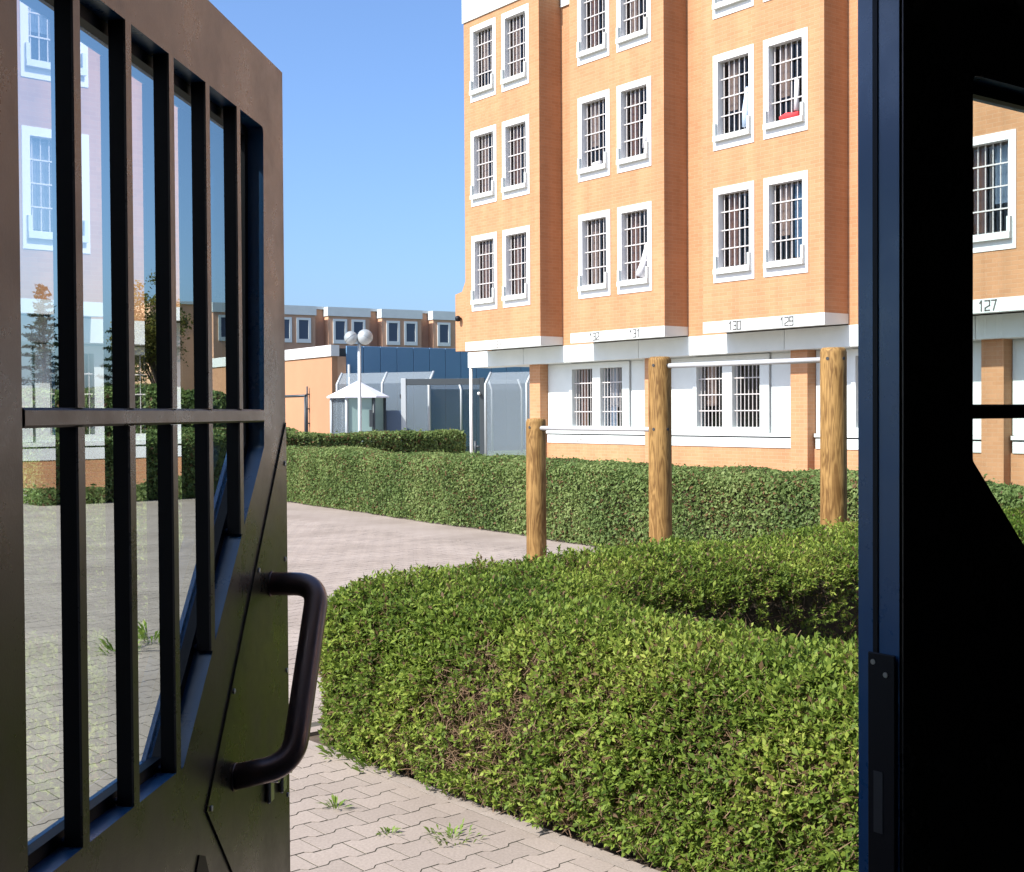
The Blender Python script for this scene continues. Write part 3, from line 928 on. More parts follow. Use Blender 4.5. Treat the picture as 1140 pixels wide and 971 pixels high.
sL, sR = bay_s(3) + BW, bay_s(BAYS[0])
q = MB()
for z in (3.44, 6.95, 9.95, 12.95):
    q.box(-sL + 0.205, -sR - 0.205, BD + 0.221, 3.4, z, z + 0.18)
q.build('floor_slab', M['interior'], cb)
q = MB(); q.box(-sL + 0.21, -sR - 0.21, 3.401, 3.6, 3.42, 13.0)
for i in BAYS:
    for ds in (BW / 2, BW + 0.575):
        q.box(-(bay_s(i) + ds) - 0.05, -(bay_s(i) + ds) + 0.05, 0.202 if ds < BW else BD + 0.222, 3.4, 3.605, 12.85)
q.build('partition_wall', M['interior'], cb)
q = MB(); q.box(-sL, -sR, BD + 0.225, 12, 13.1, ROOF1 - 0.35); q.build('roof', M['white'], cb)
q = MB(); q.box(-sL, -sL + 0.2, BD, 12, 3.437, 13.05); q.box(-sR - 0.2, -sR, BD, 12, 0, 13.05); q.box(-sL + .2, -sR - .2, 11.8, 12, 0, 13.05); q.build('end_wall', M['brick'], cb)
# low brick shoulder at the far end of the block
xs0, xs1, ys0, ys1 = -14.72, -sL - 0.002, BD + 0.02, BD + 2.4
prof = [(xs0, 3.5), (xs1, 3.5), (xs1, 6.1), (xs0 + 0.55, 5.62), (xs0 + 0.36, 5.30), (xs0, 5.24)]
n = len(prof)
q = MB(); q.add([(x, ys0, z) for x, z in prof] + [(x, ys1, z) for x, z in prof],
                [list(range(n)), list(range(2 * n - 1, n - 1, -1))] + [(i, (i + 1) % n, n + (i + 1) % n, n + i) for i in range(n)])
q.build('shoulder_wall', M['brick'], cb)
q = MB(); q.lathe([(0.001, 0.10), (0.07, 0.07), (0.09, 0), (0.07, -0.07), (0.001, -0.09)], 12, (-14.42, BD - 0.10, 4.48)); q.box(-14.44, -14.40, BD - 0.10, BD + 0.019, 4.47, 4.52)
q.build('wall_lamp', M['black'], cb)
q = MB(); q.tube([(-SE + 0.06, BD + 0.06, 0), (-SE + 0.06, BD + 0.06, 2.979)], 0.05, 10); q.build('corner_post', M['whitepaint'], cb)

# ground floor: piers, panels, two barred windows per bay
PIER = (1.28, 1.76); YP, YG = 1.00, 1.28
for i in BAYS:
    s0 = bay_s(i) if i < 3 else 2 * PITCH
    q = MB(); q.box(-(s0 + PIER[1]), -(s0 + PIER[0]), YP, 1.62, 0, 2.978); q.build('pier', M['brick'], cb)
    if i == 3: continue
    a, b = s0 + PIER[1] + 0.001, s0 + PITCH + PIER[0] - 0.001
    if i == 2: b = 2 * PITCH + PIER[0] - 0.001
    q = MB(); q.box(-b, -a, YG - 0.05, 1.6, 0, 0.76); q.build('base_wall', M['brick'], cb)
    q = MB(); q.box(-b + 0.06, -a - 0.06, YG - 0.075, 1.6, 0.762, 0.985); q.build('sill_band', M['white'], cb)
    q = MB(); q.box(-b + 0.06, -a - 0.06, YG - 0.035, 1.55, 0.986, 1.02); q.build('shadow_strip', M['dark'], cb)  # near-black strip put in for the shadow line under the sill
    q = MB(); q.box(-b + 0.04, -a - 0.04, YG - 0.105, 1.6, 1.021, 1.10); q.build('window_sill', M['white'], cb)
    wl = [(s0 + 2.88, s0 + 3.75), (s0 + 4.07, s0 + 4.93)]
    f0, f1 = s0 + 2.60, s0 + 5.05
    # side panels
    for (p0, p1) in ((a, f0 - 0.02), (f1 + 0.02, b)):
        q = MB(); q.cbox(-p1 + 0.012, -p0 - 0.012, YG, 1.56, 1.102, 2.95, 0.006); q.build('wall_panel', M['white'], cb)
    q = MB(); q.box(-b, -a, 1.561, 1.62, 0.9, 2.948); q.cur = 0
    # (backing behind the panels only beside the windows)
    xs = sorted([-f1, -f0] + [-x for w in wl for x in w]); zs = [1.102, 1.235, 2.80, 2.95]
    q = MB(); q.grid_wall(xs, zs, [(-w[1], -w[0], 1.235, 2.80) for w in wl], YG - 0.05, 1.56)
    fr = q.build('window', M['white'], cb)
    q = MB(); q.box(-b, -a, YG + 0.02, 1.56, 2.951, 2.979); q.build('head_trim', M['white'], cb)
    for wi, (w0, w1) in enumerate(wl):
        q = MB()
        for k in range(7):
            x = -w1 + (k + 0.5) * (w1 - w0) / 7
            q.tube([(x, YG + 0.06, 1.236), (x, YG + 0.06, 2.799)], 0.011, 6, cap=False)
        for k in range(1, 4):
            z = 1.235 + k * 1.565 / 4
            q.box(-w1 + 0.001, -w0 - 0.001, YG + 0.035, YG + 0.048, z - 0.012, z + 0.012)
        q.build('grille', M['bar'], fr)
        q = MB(); q.add([(-w1, YG + 0.16, 1.235), (-w0, YG + 0.16, 1.235), (-w0, YG + 0.16, 2.80), (-w1, YG + 0.16, 2.80)], [(0, 1, 2, 3)]); q.build('pane', M['pane'], fr)
        q = MB()
        for k in range(18):
            x = -w1 + 0.1 + 0.3 * k / 17
            pass
        cx = -(w0 + w1) / 2
        link('curtain', wr.choice(CUR), fr, (cx, YG + 0.02, 0.85))
        if wr.random() < .5: link('curtain', wr.choice(CUR), fr, (cx, YG + 0.03, 0.85))
    q = MB(); q.box(-b, -a, 3.0, 3.1, 0, 2.94); q.box(-b, -b + .05, 1.63, 2.99, 0, 2.94); q.box(-a - .05, -a, 1.63, 2.99, 0, 2.94); q.build('partition_wall', M['interior'], cb)
q = MB(); q.box(-(2 * PITCH + PIER[1]), -sR, 1.61, 11.7, 2.985, 3.42); q.build('floor_slab', M['interior'], cb)
q = MB(); q.box(-sL + .2, -(2 * PITCH + PIER[1]) - .001, 1.61, 11.7, 2.985, 3.42); q.build('soffit', M['white'], cb)
q = MB(); q.box(-(2 * PITCH + PIER[1]) + 0.02, -(2 * PITCH + PIER[1]) + 0.2, 1.621, 11.7, 0, 2.984); q.build('end_wall', M['brick'], cb)


DIG = {'0': [[(0, 0), (1, 0), (1, 2), (0, 2), (0, 0)]], '1': [[(0.25, 1.6), (0.6, 2), (0.6, 0)]],
       '2': [[(0, 2), (1, 2), (1, 1), (0, 0.5), (0, 0), (1, 0)]], '3': [[(0, 2), (1, 2), (1, 0), (0, 0)], [(0.3, 1), (1, 1)]],
       '4': [[(0.2, 2), (0, 0.8), (1, 0.8)], [(0.7, 1.4), (0.7, 0)]], '5': [[(1, 2), (0, 2), (0, 1.1), (1, 1), (1, 0), (0, 0)]],
       '7': [[(0, 2), (1, 2), (0.4, 0)]], '9': [[(1, 1), (0, 1), (0, 2), (1, 2), (1, 0), (0, 0)]]}


def number(txt, s_c, z0, y, h, parent, w=0.5, m='ink'):
    q = MB(); k = h / 2; st = h * 0.165; adv = h * w + h * 0.24
    x0 = -adv * len(txt) / 2
    for ch in txt:
        for pl in DIG[ch]:
            for (ax, az), (bx, bz) in zip(pl[:-1], pl[1:]):
                A = Vector((x0 + ax * h * w, 0, az * k)); B = Vector((x0 + bx * h * w, 0, bz * k))
                d = (B - A).normalized(); n = Vector((-d.z, 0, d.x)) * st / 2; A = A - d * st / 2; B = B + d * st / 2
                q.add([A + n, B + n, B - n, A - n, A + n + Vector((0, .002, 0)), B + n + Vector((0, .002, 0)), B - n + Vector((0, .002, 0)), A - n + Vector((0, .002, 0))],
                      [(0, 1, 2, 3), (7, 6, 5, 4), (0, 4, 5, 1), (1, 5, 6, 2), (2, 6, 7, 3), (3, 7, 4, 0)])
        x0 += adv
    return q.build('number', M[m], parent, (-s_c, y, z0))


for txt, s, in (('130', 2.495), ('129', 0.99), ('132', 7.31), ('131', 5.80), ('127', -3.80), ('133', 11.49)):
    number(txt, s, 3.458, -0.0155, 0.18, cb, 0.5, 'ink' if txt != '133' else 'ink_pale')
number('524', 9.37, 0.805, YG - 0.078, 0.13, cb, 0.6, 'ink_pale'); number('522', 8.15, 0.805, YG - 0.078, 0.13, cb, 0.6, 'ink_pale')


# ------------------------------------------------------------------ foliage helpers
def pnoise(p, f, seed):
    r = np.random.default_rng(seed)
    out = np.zeros(len(p))
    for k in range(6):
        d = r.normal(size=3); d /= np.linalg.norm(d)
        out += np.sin(p @ d * f * r.uniform(0.7, 1.6) + r.uniform(0, 6.28))
    return out / 6


def leaf_quads(pts, nrm, L, W, spread=0.8, lvar=0.35, fold=0.0):
    n = len(pts)
    d = nrm + rng.normal(size=(n, 3)) * spread
    d /= np.linalg.norm(d, axis=1)[:, None] + 1e-9
    t = rng.normal(size=(n, 3)); t -= d * np.sum(t * d, axis=1)[:, None]; t /= np.linalg.norm(t, axis=1)[:, None] + 1e-9
    b = np.cross(d, t)
    s = (1 + rng.normal(size=n) * lvar).clip(0.45, 1.9)[:, None]
    l = t * L * s * 0.5; w = b * W * s * 0.5
    q = np.empty((n, 4, 3))
    q[:, 0] = pts - l; q[:, 1] = pts + w - l * 0.1; q[:, 2] = pts + l; q[:, 3] = pts - w - l * 0.1
    if fold:
        q[:, 1] += d * W * fold; q[:, 3] += d * W * fold
    return q.reshape(-1, 3)


def rbox_surface(n, lx, ly, hz, r, faces):
    """points and normals on a rounded box 0..lx, 0..ly, 0..hz"""
    area = {'front': lx * hz, 'back': lx * hz, 'top': lx * ly, 'left': ly * hz, 'right': ly * hz}
    tot = sum(area[f] for f in faces)
    P = []
    for f in faces:
        k = int(n * area[f] / tot)
        a, b = rng.random(k), rng.random(k)
        z = np.zeros(k)
        if f == 'front': p = np.stack([a * lx, z, b * hz], 1)
        if f == 'back': p = np.stack([a * lx, z + ly, b * hz], 1)
        if f == 'top': p = np.stack([a * lx, b * ly, z + hz], 1)
        if f == 'left': p = np.stack([z, a * ly, b * hz], 1)
        if f == 'right': p = np.stack([z + lx, a * ly, b * hz], 1)
        P.append(p)
    p = np.concatenate(P)
    q = p.copy()
    q[:, 0] = q[:, 0].clip(r, lx - r); q[:, 1] = q[:, 1].clip(r, ly - r); q[:, 2] = np.minimum(q[:, 2], hz - r)
    d = p - q
    nn = np.linalg.norm(d, axis=1)[:, None] + 1e-9
    d /= nn
    return q + d * r, d


def twig_tris(pts, dirs, length, rad):
    """thin three-sided rods"""
    n = len(pts)
    t = dirs / (np.linalg.norm(dirs, axis=1)[:, None] + 1e-9)
    a = np.cross(t, rng.normal(size=(n, 3))); a /= np.linalg.norm(a, axis=1)[:, None] + 1e-9
    b = np.cross(t, a)
    ln = length * rng.uniform(0.4, 1.2, size=n)[:, None]
    p1 = pts + t * ln
    qs = []
    for k in range(3):
        a0 = a * math.cos(k * 2.094) + b * math.sin(k * 2.094); a1 = a * math.cos((k + 1) * 2.094) + b * math.sin((k + 1) * 2.094)
        q = np.stack([pts + a0 * rad, pts + a1 * rad, p1 + a1 * rad * 0.5, p1 + a0 * rad * 0.5], 1)
        qs.append(q)
    return np.concatenate(qs).reshape(-1, 3)


def core_mesh(boxes, name, m):
    q = MB()
    for (x0, x1, y0, y1, z0, z1) in boxes: q.cbox(x0, x1, y0, y1, z0, z1, min(0.12, (z1 - z0) / 3))
    return q


# ------------------------------------------------------------------ near L-shaped hedge
# local frame: x along HA (towards the door), y along HB (away)
nh = empty('hedge', HC - HB * 0.05, math.atan2(HA.y, HA.x))
tag(nh, 'leafy clipped hedge in front bending round a corner beside the paving', 'hedge')
HH = 0.80
LA, TA = 3.9, 0.90
LBb, TB = 6.2, 1.22
def inside(p, lx, ly, hz, m):
    return (p[:, 0] > m) & (p[:, 0] < lx - m) & (p[:, 1] > m) & (p[:, 1] < ly - m) & (p[:, 2] < hz - m)


def hedge_points(n, lx, ly, hz, r, faces, bump, depth, seed, f=3.0):
    p, d = rbox_surface(n, lx, ly, hz, r, faces)
    nz = pnoise(p, f, seed) * bump + pnoise(p, f * 3.1, seed + 1) * bump * 0.5
    inw = rng.exponential(depth, size=len(p))
    shoot = (rng.random(len(p)) < 0.04) * rng.exponential(0.02, size=len(p)).clip(0, 0.06)
    return p + d * (nz - inw + shoot)[:, None], d


def sprig_leaves(p, d, n, L, W, slen):
    """little shoots: leaves set in turn along a short twig"""
    m = len(p)
    t = d * 0.75 + np.array([0, 0, 0.45]) + rng.normal(size=(m, 3)) * 0.55
    t /= np.linalg.norm(t, axis=1)[:, None] + 1e-9
    a = np.cross(t, rng.normal(size=(m, 3))); a /= np.linalg.norm(a, axis=1)[:, None] + 1e-9
    b = np.cross(t, a)
    sl = slen * rng.uniform(0.5, 1.4, size=m)
    out = []
    for j in range(n):
        f = (j + 0.5) / n
        az = j * 2.4 + rng.normal(size=m) * 0.4
        side = a * np.cos(az)[:, None] + b * np.sin(az)[:, None]
        ld = t * (0.35 + 0.55 * f) + side * (1.05 - 0.55 * f) + rng.normal(size=(m, 3)) * 0.15
        ld /= np.linalg.norm(ld, axis=1)[:, None]
        nn = t * 0.8 + np.array([0, 0, 0.55]) + d * 0.3 + rng.normal(size=(m, 3)) * 0.35
        nn -= ld * np.sum(nn * ld, axis=1)[:, None]; nn /= np.linalg.norm(nn, axis=1)[:, None] + 1e-9
        wd = np.cross(nn, ld)
        s_ = (1 + rng.normal(size=m) * 0.25).clip(0.5, 1.6)[:, None]
        base_ = p + t * (sl * (f - 0.6))[:, None]
        q = np.empty((m, 4, 3))
        q[:, 0] = base_; q[:, 2] = base_ + ld * L * s_ - nn * L * s_ * 0.08
        mid = base_ + ld * L * s_ * 0.5 + nn * W * s_ * 0.16
        q[:, 1] = mid + wd * W * s_ * 0.5; q[:, 3] = mid - wd * W * s_ * 0.5
        out.append(q)
    stem = np.stack([p - t * (sl * 0.9)[:, None], t], 1)
    return np.concatenate(out).reshape(-1, 3), p - t * (sl * 0.9)[:, None], t


def fine(p, seed):
    return pnoise(p, 11.0, seed) * 0.022 + pnoise(p, 24.0, seed + 3) * 0.014


pA, dA = hedge_points(35000, LA, TA, HH - 0.04, 0.33, ('front', 'top', 'back', 'left'), 0.06, 0.05, 5)
pB, dB = hedge_points(34000, TB, LBb, HH + 0.01, 0.34, ('top', 'right', 'left', 'front'), 0.06, 0.05, 15)
pA = pA + dA * fine(pA, 201)[:, None]; pB = pB + dB * fine(pB, 207)[:, None]
kA = ~inside(pA, TB, LBb, HH, 0.16)
kB = ~inside(pB, LA, TA, HH - 0.05, 0.16)
# leaves dropped low inside the corner so the dark core reads as shade
kB &= ~((pB[:, 0] > TB - 0.25) & (pB[:, 1] > TA) & (pB[:, 2] < 0.62) & (rng.random(len(pB)) < 0.82))
lp = np.concatenate([pA[kA], pB[kB]]); ln_ = np.concatenate([dA[kA], dB[kB]])
ok = (lp[:, 2] > 0.03)
low = (lp[:, 2] < 0.30) & (lp[:, 1] < 0.3)
thin = pnoise(lp, 4.0, 77) + 0.25
ok &= ~(low & (rng.random(len(lp)) < np.clip(0.15 + 0.6 * thin, 0, 0.85)))
patch = pnoise(lp, 2.6, 99) + 0.4 * pnoise(lp, 7.0, 98)
ok &= ~((patch + 0.35 * np.exp(-((lp[:, 0] - 1.5) / 0.7) ** 2 - ((lp[:, 2] - 0.35) / 0.3) ** 2) > 0.12) & (rng.random(len(lp)) < 0.62) & (lp[:, 1] < 0.35))
lp, ln_ = lp[ok], ln_[ok]
lv, sb_, st_d = sprig_leaves(lp, ln_, 10, 0.0245, 0.0115, 0.055)
link('foliage', quads_mesh('foliage', lv, 4, M['leaf_near']), nh)
# the shoots' own stems and the bare twigs between them
pick = rng.random(len(sb_)) < 0.5
tv = [twig_tris(sb_[pick], st_d[pick], 0.075, 0.0013)]
tp, td = hedge_points(30000, LA, TA, HH - 0.06, 0.33, ('front', 'front', 'top', 'left'), 0.06, 0.05, 5)
tp2, td2 = hedge_points(8000, TB, LBb, HH - 0.02, 0.34, ('top', 'right', 'left'), 0.05, 0.07, 15)
tw = np.concatenate([tp, tp2]); tdd = np.concatenate([td, td2])
k = ~(inside(tw, TB, LBb, HH, .14) | inside(tw, LA, TA, HH - 0.05, .14)) & (tw[:, 2] > 0.04)
tw, tdd = tw[k], tdd[k]
dirs = tdd * 0.35 + np.array([0, 0, 0.3]) + rng.normal(size=tw.shape) * 0.75
dirs /= np.linalg.norm(dirs, axis=1)[:, None]
tv.append(twig_tris(tw - dirs * 0.06 - tdd * 0.02, dirs, 0.10, 0.0019))
o = link('twigs', quads_mesh('twigs', np.concatenate(tv), 4, M['twig']), nh); o['kind'] = 'stuff'
# stems rising from the soil along the front
st = []
sx = rng.uniform(0.1, LA - 0.1, 160); sy = rng.uniform(0.12, 0.45, 160)
sp_ = np.stack([sx, sy, np.zeros(160) - 0.01], 1)
sd_ = np.stack([rng.normal(size=160) * 0.25, rng.normal(size=160) * 0.2, np.ones(160)], 1)
me = quads_mesh('stems', twig_tris(sp_, sd_, 0.45, 0.006), 4, M['twig'])
o = link('stems', me, nh); o['kind'] = 'stuff'
c = core_mesh([(0.26, LA - 0.2, 0.22, TA - 0.2, 0.14, HH - 0.26), (0.26, TB - 0.24, TA - 0.1, LBb - 0.2, 0.10, HH - 0.22)], 'shade_core', M['core'])
c.build('shade_core', M['core'], nh)  # solid filler, its dark colour standing for shade among the twigs


def hedge(name, p0, p1, ty, hz, n, leafL, leafW, mkey, label, faces=('front', 'top', 'right', 'left'), seed=1, bump=0.06, r=0.2, group=None, f=2.2):
    """front base edge from p0 to p1 with the body on the far side"""
    p0 = Vector((p0[0], p0[1], 0)); p1 = Vector((p1[0], p1[1], 0))
    d = p1 - p0; L = d.length
    root = empty(name, p0, math.atan2(d.y, d.x))
    tag(root, label, 'hedge', group)
    p, nn = hedge_points(n, L, ty, hz, r, faces, bump, leafL * 1.4, seed, f)
    k = p[:, 2] > 0.02
    p, nn = p[k], nn[k]
    me = quads_mesh('foliage', leaf_quads(p, nn * 0.8 + np.array([0, 0, 0.4]), leafL, leafW, 0.8, 0.35, 0.15), 4, M[mkey])
    link('foliage', me, root)
    m = leafL * 3.2
    c = MB(); c.cbox(m, L - m, m, ty - m, 0.0, hz - m, min(0.15, (hz - m) / 3)); c.build('shade_core', M['core'], root)
    return root


hedge('hedge', (-5.2, 24.6), (4.55, 9.35), 1.0, 0.98, 230000, 0.038, 0.0205, 'leaf_far', 'long low clipped hedge crossing behind the wooden posts', seed=31)
hedge('hedge', (-8.4, 22.2), (-1.0, 28.3), 0.9, 1.20, 60000, 0.065, 0.036, 'leaf_far', 'dark shaded hedge in front of the tall mesh fence', seed=41, r=0.15)
hedge('hedge', (-12.5, 40.2), (-7.2, 42.6), 1.0, 1.15, 9000, 0.12, 0.07, 'leaf_far', 'short far hedge at the foot of the orange wall', seed=51, r=0.25)

# ------------------------------------------------------------------ pull-up bars on wooden posts
PR, PM_, PLf = Vector((2.46, 9.62, 0)), Vector((1.272, 10.8, 0)), Vector((0.235, 12.35, 0))
pb = empty('pull_up_bars', PM_)
tag(pb, 'two steel exercise bars between three round wooden posts', 'exercise bars')
def post(p, h, rad, name='post'):
    q = MB()
    prof = [(rad * 1.01, -0.3), (rad, 0.6), (rad * 0.985, h - 0.035), (rad * 0.93, h - 0.012), (rad * 0.80, h), (0.0005, h + 0.004)]
    q.lathe(prof, 28)
    return q.build('post', M['wood'], pb, p - PM_)
p_r = post(PR, 2.085, 0.101); p_m = post(PM_, 2.075, 0.1); p_l = post(PLf, 1.545, 0.099)
def hbar(a, b, z):
    d = (b - a).normalized()
    q = MB(); q.tube([a + d * 0.07 + Vector((0, 0, z)) - PM_, b - d * 0.07 + Vector((0, 0, z)) - PM_], 0.021, 14)
    return q.build('bar', M['galv'], pb)
hbar(PM_, PR, 1.995); hbar(PLf, PM_, 1.452)
def bolt(p, po_, z, az, rad=0.1):
    d = Vector((math.cos(az), math.sin(az), 0))
    q = MB(); a = d * (rad - 0.004) + Vector((0, 0, z)); q.tube([a, a + d * 0.006], 0.013, 12); q.build('bolt', M['dark'], po_)
for p, o, z in ((PR, p_r, 2.0), (PM_, p_m, 2.0), (PLf, p_l, 1.46), (PM_, p_m, 1.455)):
    for az in (-130, -55): bolt(p, o, z, R(az))

# ------------------------------------------------------------------ background complex
CA = R(33)
low = empty('low_building', (-7.14, 50.0, 0), CA)
tag(low, 'low orange building with blue cladding and white coping behind the fence', 'building')
LHt = 4.33
q = MB(); q.box(0, 0.25, 0.0, 14, 0, LHt - 0.42); q.build('side_wall', M['render'], low)
q = MB(); q.box(-0.06, 0.30, -0.06, 14.05, LHt - 0.42, LHt + 0.02); q.build('coping', M['whitepaint'], low)
q = MB(); q.box(0.251, 13.5, 0.05, 13.9, 0, LHt - 0.1); q.build('core_wall', M['grey'], low)
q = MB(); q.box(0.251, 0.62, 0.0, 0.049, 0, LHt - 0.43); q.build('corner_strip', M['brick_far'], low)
for k in range(17):
    x = 0.64 + k * 0.76
    q = MB(); q.cbox(x, x + 0.735, -0.03, 0.048, 0.2, LHt, 0.008); q.build('cladding_panel', M['cladding'], low)
q = MB(); q.tube([(0.70, -0.10, 0), (0.70, -0.10, LHt - 0.75)], 0.055, 8); q.build('downpipe', M['fencepost'], low)
q = MB(); q.tube([(-0.10, 2.2, 0.2), (-0.10, 2.2, 2.75)], 0.035, 8)
for z in (0.6, 1.2, 1.8, 2.4): q.box(-0.135, -0.001, 2.15, 2.25, z, z + 0.05)
q.build('wall_pipe', M['grey'], low)
# steel bar frame near the wall
gf = empty('bar_frame', (-7.55, 46.0, 0), R(33 + 90))
tag(gf, 'dark rectangular tube frame standing before the orange wall', 'frame')
q = MB(); q.tube([(0, 0, 0), (0, 0, 2.25)], 0.05, 8); q.build('upright', M['grey'], gf)
q = MB(); q.tube([(2.6, 0, 0), (2.6, 0, 2.25)], 0.05, 8); q.build('upright', M['grey'], gf)
q = MB(); q.tube([(-0.05, 0, 2.28), (2.65, 0, 2.28)], 0.05, 8); q.build('crossbar', M['grey'], gf)

# far building with bays
fb = empty('far_building', (-12.6, 65.6, 0), CA - R(3))
tag(fb, 'distant orange brick block with shaded bays and white fascias', 'building')
FH = 7.35
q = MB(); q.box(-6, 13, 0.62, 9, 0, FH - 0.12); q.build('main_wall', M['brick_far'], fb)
q = MB(); q.box(-6, 13, 0.5, 9, FH - 0.119, FH + 0.02); q.build('roof', M['white'], fb)
fwm = MB(); fwm.sheet([(-0.40, 0), (0.40, 0), (0.40, 1.32), (-0.40, 1.32)], [(-0.27, 0.2), (0.27, 0.2), (0.27, 1.2), (-0.27, 1.2)], -0.03, 0.02)
fw_me = fwm.mesh('window', M['white'])
fpm = MB(); fpm.add([(-0.27, 0.005, 0.2), (0.27, 0.005, 0.2), (0.27, 0.005, 1.2), (-0.27, 0.005, 1.2)], [(0, 1, 2, 3)])
fp_me = fpm.mesh('pane', mat('far_pane', (0.05, 0.07, 0.11), 0.15))
for k in range(-1, 4):
    x0 = 0.15 + k * 3.12
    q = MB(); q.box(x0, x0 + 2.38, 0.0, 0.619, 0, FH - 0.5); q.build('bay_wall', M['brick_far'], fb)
    q = MB(); q.box(x0 - 0.05, x0 + 2.43, -0.06, 0.60, FH - 0.5, FH - 0.02); q.build('fascia', M['white'], fb)
    for c in (0.66, 1.72):
        if k == 3 and c > 1: continue
        for z in (5.38, 2.4):
            w = link('window', fw_me, fb, (x0 + c, -0.021, z)); link('pane', fp_me, w)

# mesh fence with raked top, in three runs
def fence(name, p0, p1, h, label, nposts, rake=0.55):
    p0 = Vector((p0[0], p0[1], 0)); p1 = Vector((p1[0], p1[1], 0)); d = p1 - p0; L = d.length
    f = empty(name, p0, math.atan2(d.y, d.x)); tag(f, label, 'fence', 'tall mesh fence runs')
    st_ = L / (nposts - 1)
    for k in range(nposts):
        q = MB(); q.tube([(k * st_, 0.0, 0), (k * st_, 0.0, h), (k * st_ + 0.02, rake * 0.6, h + rake * 0.75)], 0.05, 8); q.build('post', M['fencepost'], f)
    for k in range(nposts - 1):
        x0, x1 = k * st_ + 0.051, (k + 1) * st_ - 0.051
        q = MB(); q.box(x0, x1, -0.008, 0.008, 0.08, h); q.build('mesh_panel', M['fencemesh'], f)
        q = MB(); dz, dy = rake * 0.75, rake * 0.6
        q.add([(x0, 0, h + .002), (x1, 0, h + .002), (x1, dy, h + dz), (x0, dy, h + dz), (x0, 0.016, h + .002), (x1, 0.016, h + .002), (x1, dy + .016, h + dz), (x0, dy + .016, h + dz)],
              [(0, 1, 2, 3), (7, 6, 5, 4), (0, 4, 5, 1), (3, 2, 6, 7), (0, 3, 7, 4), (1, 5, 6, 2)])
        q.build('raked_panel', M['fencemesh'], f)
    return f
fence('mesh_fence', (-6.55, 47.2), (-3.0, 45.6), 2.72, 'pale mesh fence with raked top behind the little booth', 3)
fence('mesh_fence', (-0.92, 44.2), (3.4, 41.6), 2.62, 'mesh fence with raked top under the overhanging brick bay', 4)
fence('mesh_fence', (-3.2, 49.0), (0.4, 51.0), 2.55, 'mesh fence seen through the steel gate frame', 4)

# gate frame
gt = empty('gate_frame', (-2.45, 44.9, 0), math.atan2(44.6 - 44.9, -1.0 + 3.9))
gt.location = (-3.85, 44.9, 0)
tag(gt, 'tall grey steel gate frame between the mesh fences', 'gate')
for x in (0.0, 2.82):
    q = MB(); q.cbox(x - 0.09, x + 0.09, -0.09, 0.09, 0, 2.86, 0.01); q.build('gate_post', M['fencepost'] if x == 0 else M['grey'], gt)
q = MB(); q.cbox(0.095, 2.725, -0.07, 0.07, 2.62, 2.84, 0.01); q.build('top_beam', M['grey'], gt)
q = MB(); q.add([(2.70, -0.12, 0), (3.02, -0.12, 0), (2.92, -0.12, 1.3), (2.84, -0.12, 1.3), (2.70, 0.12, 0), (3.02, 0.12, 0), (2.92, 0.12, 1.3), (2.84, 0.12, 1.3)],
                [(0, 1, 2, 3), (7, 6, 5, 4), (0, 4, 5, 1), (1, 5, 6, 2), (2, 6, 7, 3), (3, 7, 4, 0)]); q.build('post_foot', M['grey'], gt)
q = MB(); q.tube([(2.55, 0.1, 0.02), (2.55, 0.1, 0.62)], 0.05, 8); q.tube([(1.9, 0.1, 0.12), (2.69, 0.1, 0.12)], 0.05, 8); q.tube([(2.55, 0.1, 0.42), (2.74, 0.1, 0.42)], 0.035, 8); q.build('guide_rail', M['grey'], gt)
q = MB(); q.cbox(-0.14, -0.092, -0.05, 0.05, 2.15, 2.3, 0.006); q.build('sensor_box', M['black'], gt)
q = MB(); q.lathe([(0.001, .06), (.05, .04), (.06, 0), (.05, -.04), (.001, -.06)], 10, (2.72, -0.16, 2.3)); q.box(2.70, 2.74, -0.11, -0.09, 2.28, 2.32); q.build('gate_lamp', M['whitepaint'], gt)

# guard booth
gb = empty('guard_booth', (-5.45, 44.6, 0), R(12))
tag(gb, 'small glazed booth with white pyramid roof behind the hedges', 'booth')
N6 = 6
rw, rh0, rh1 = 1.10, 2.22, 2.78
q = MB()
ring = [(rw * math.cos(R(60 * k)), rw * math.sin(R(60 * k))) for k in range(N6)]
q.add([(x, y, rh0) for x, y in ring] + [(x, y, rh0 - 0.05) for x, y in ring] + [(0, 0, rh1)],
      [(k, (k + 1) % 6, 12) for k in range(6)] + [(k, k + 6, (k + 1) % 6 + 6, (k + 1) % 6) for k in range(6)] + [(11, 10, 9, 8, 7, 6)])
roof = q.build('roof', M['boothroof'], gb)
q = MB(); q.tube([(-0.3, 0, rh1 - 0.15), (-0.3, 0, rh1 + 0.12)], 0.025, 8); q.build('vent_pipe', M['galv'], roof)
for k in range(6):
    x, y = ring[k][0] * 0.86, ring[k][1] * 0.86
    q = MB(); q.tube([(x, y, 0), (x, y, rh0 - 0.05)], 0.05, 8); q.build('corner_post', M['fencepost'] if k in (2, 3, 4) else M['grey'], gb)
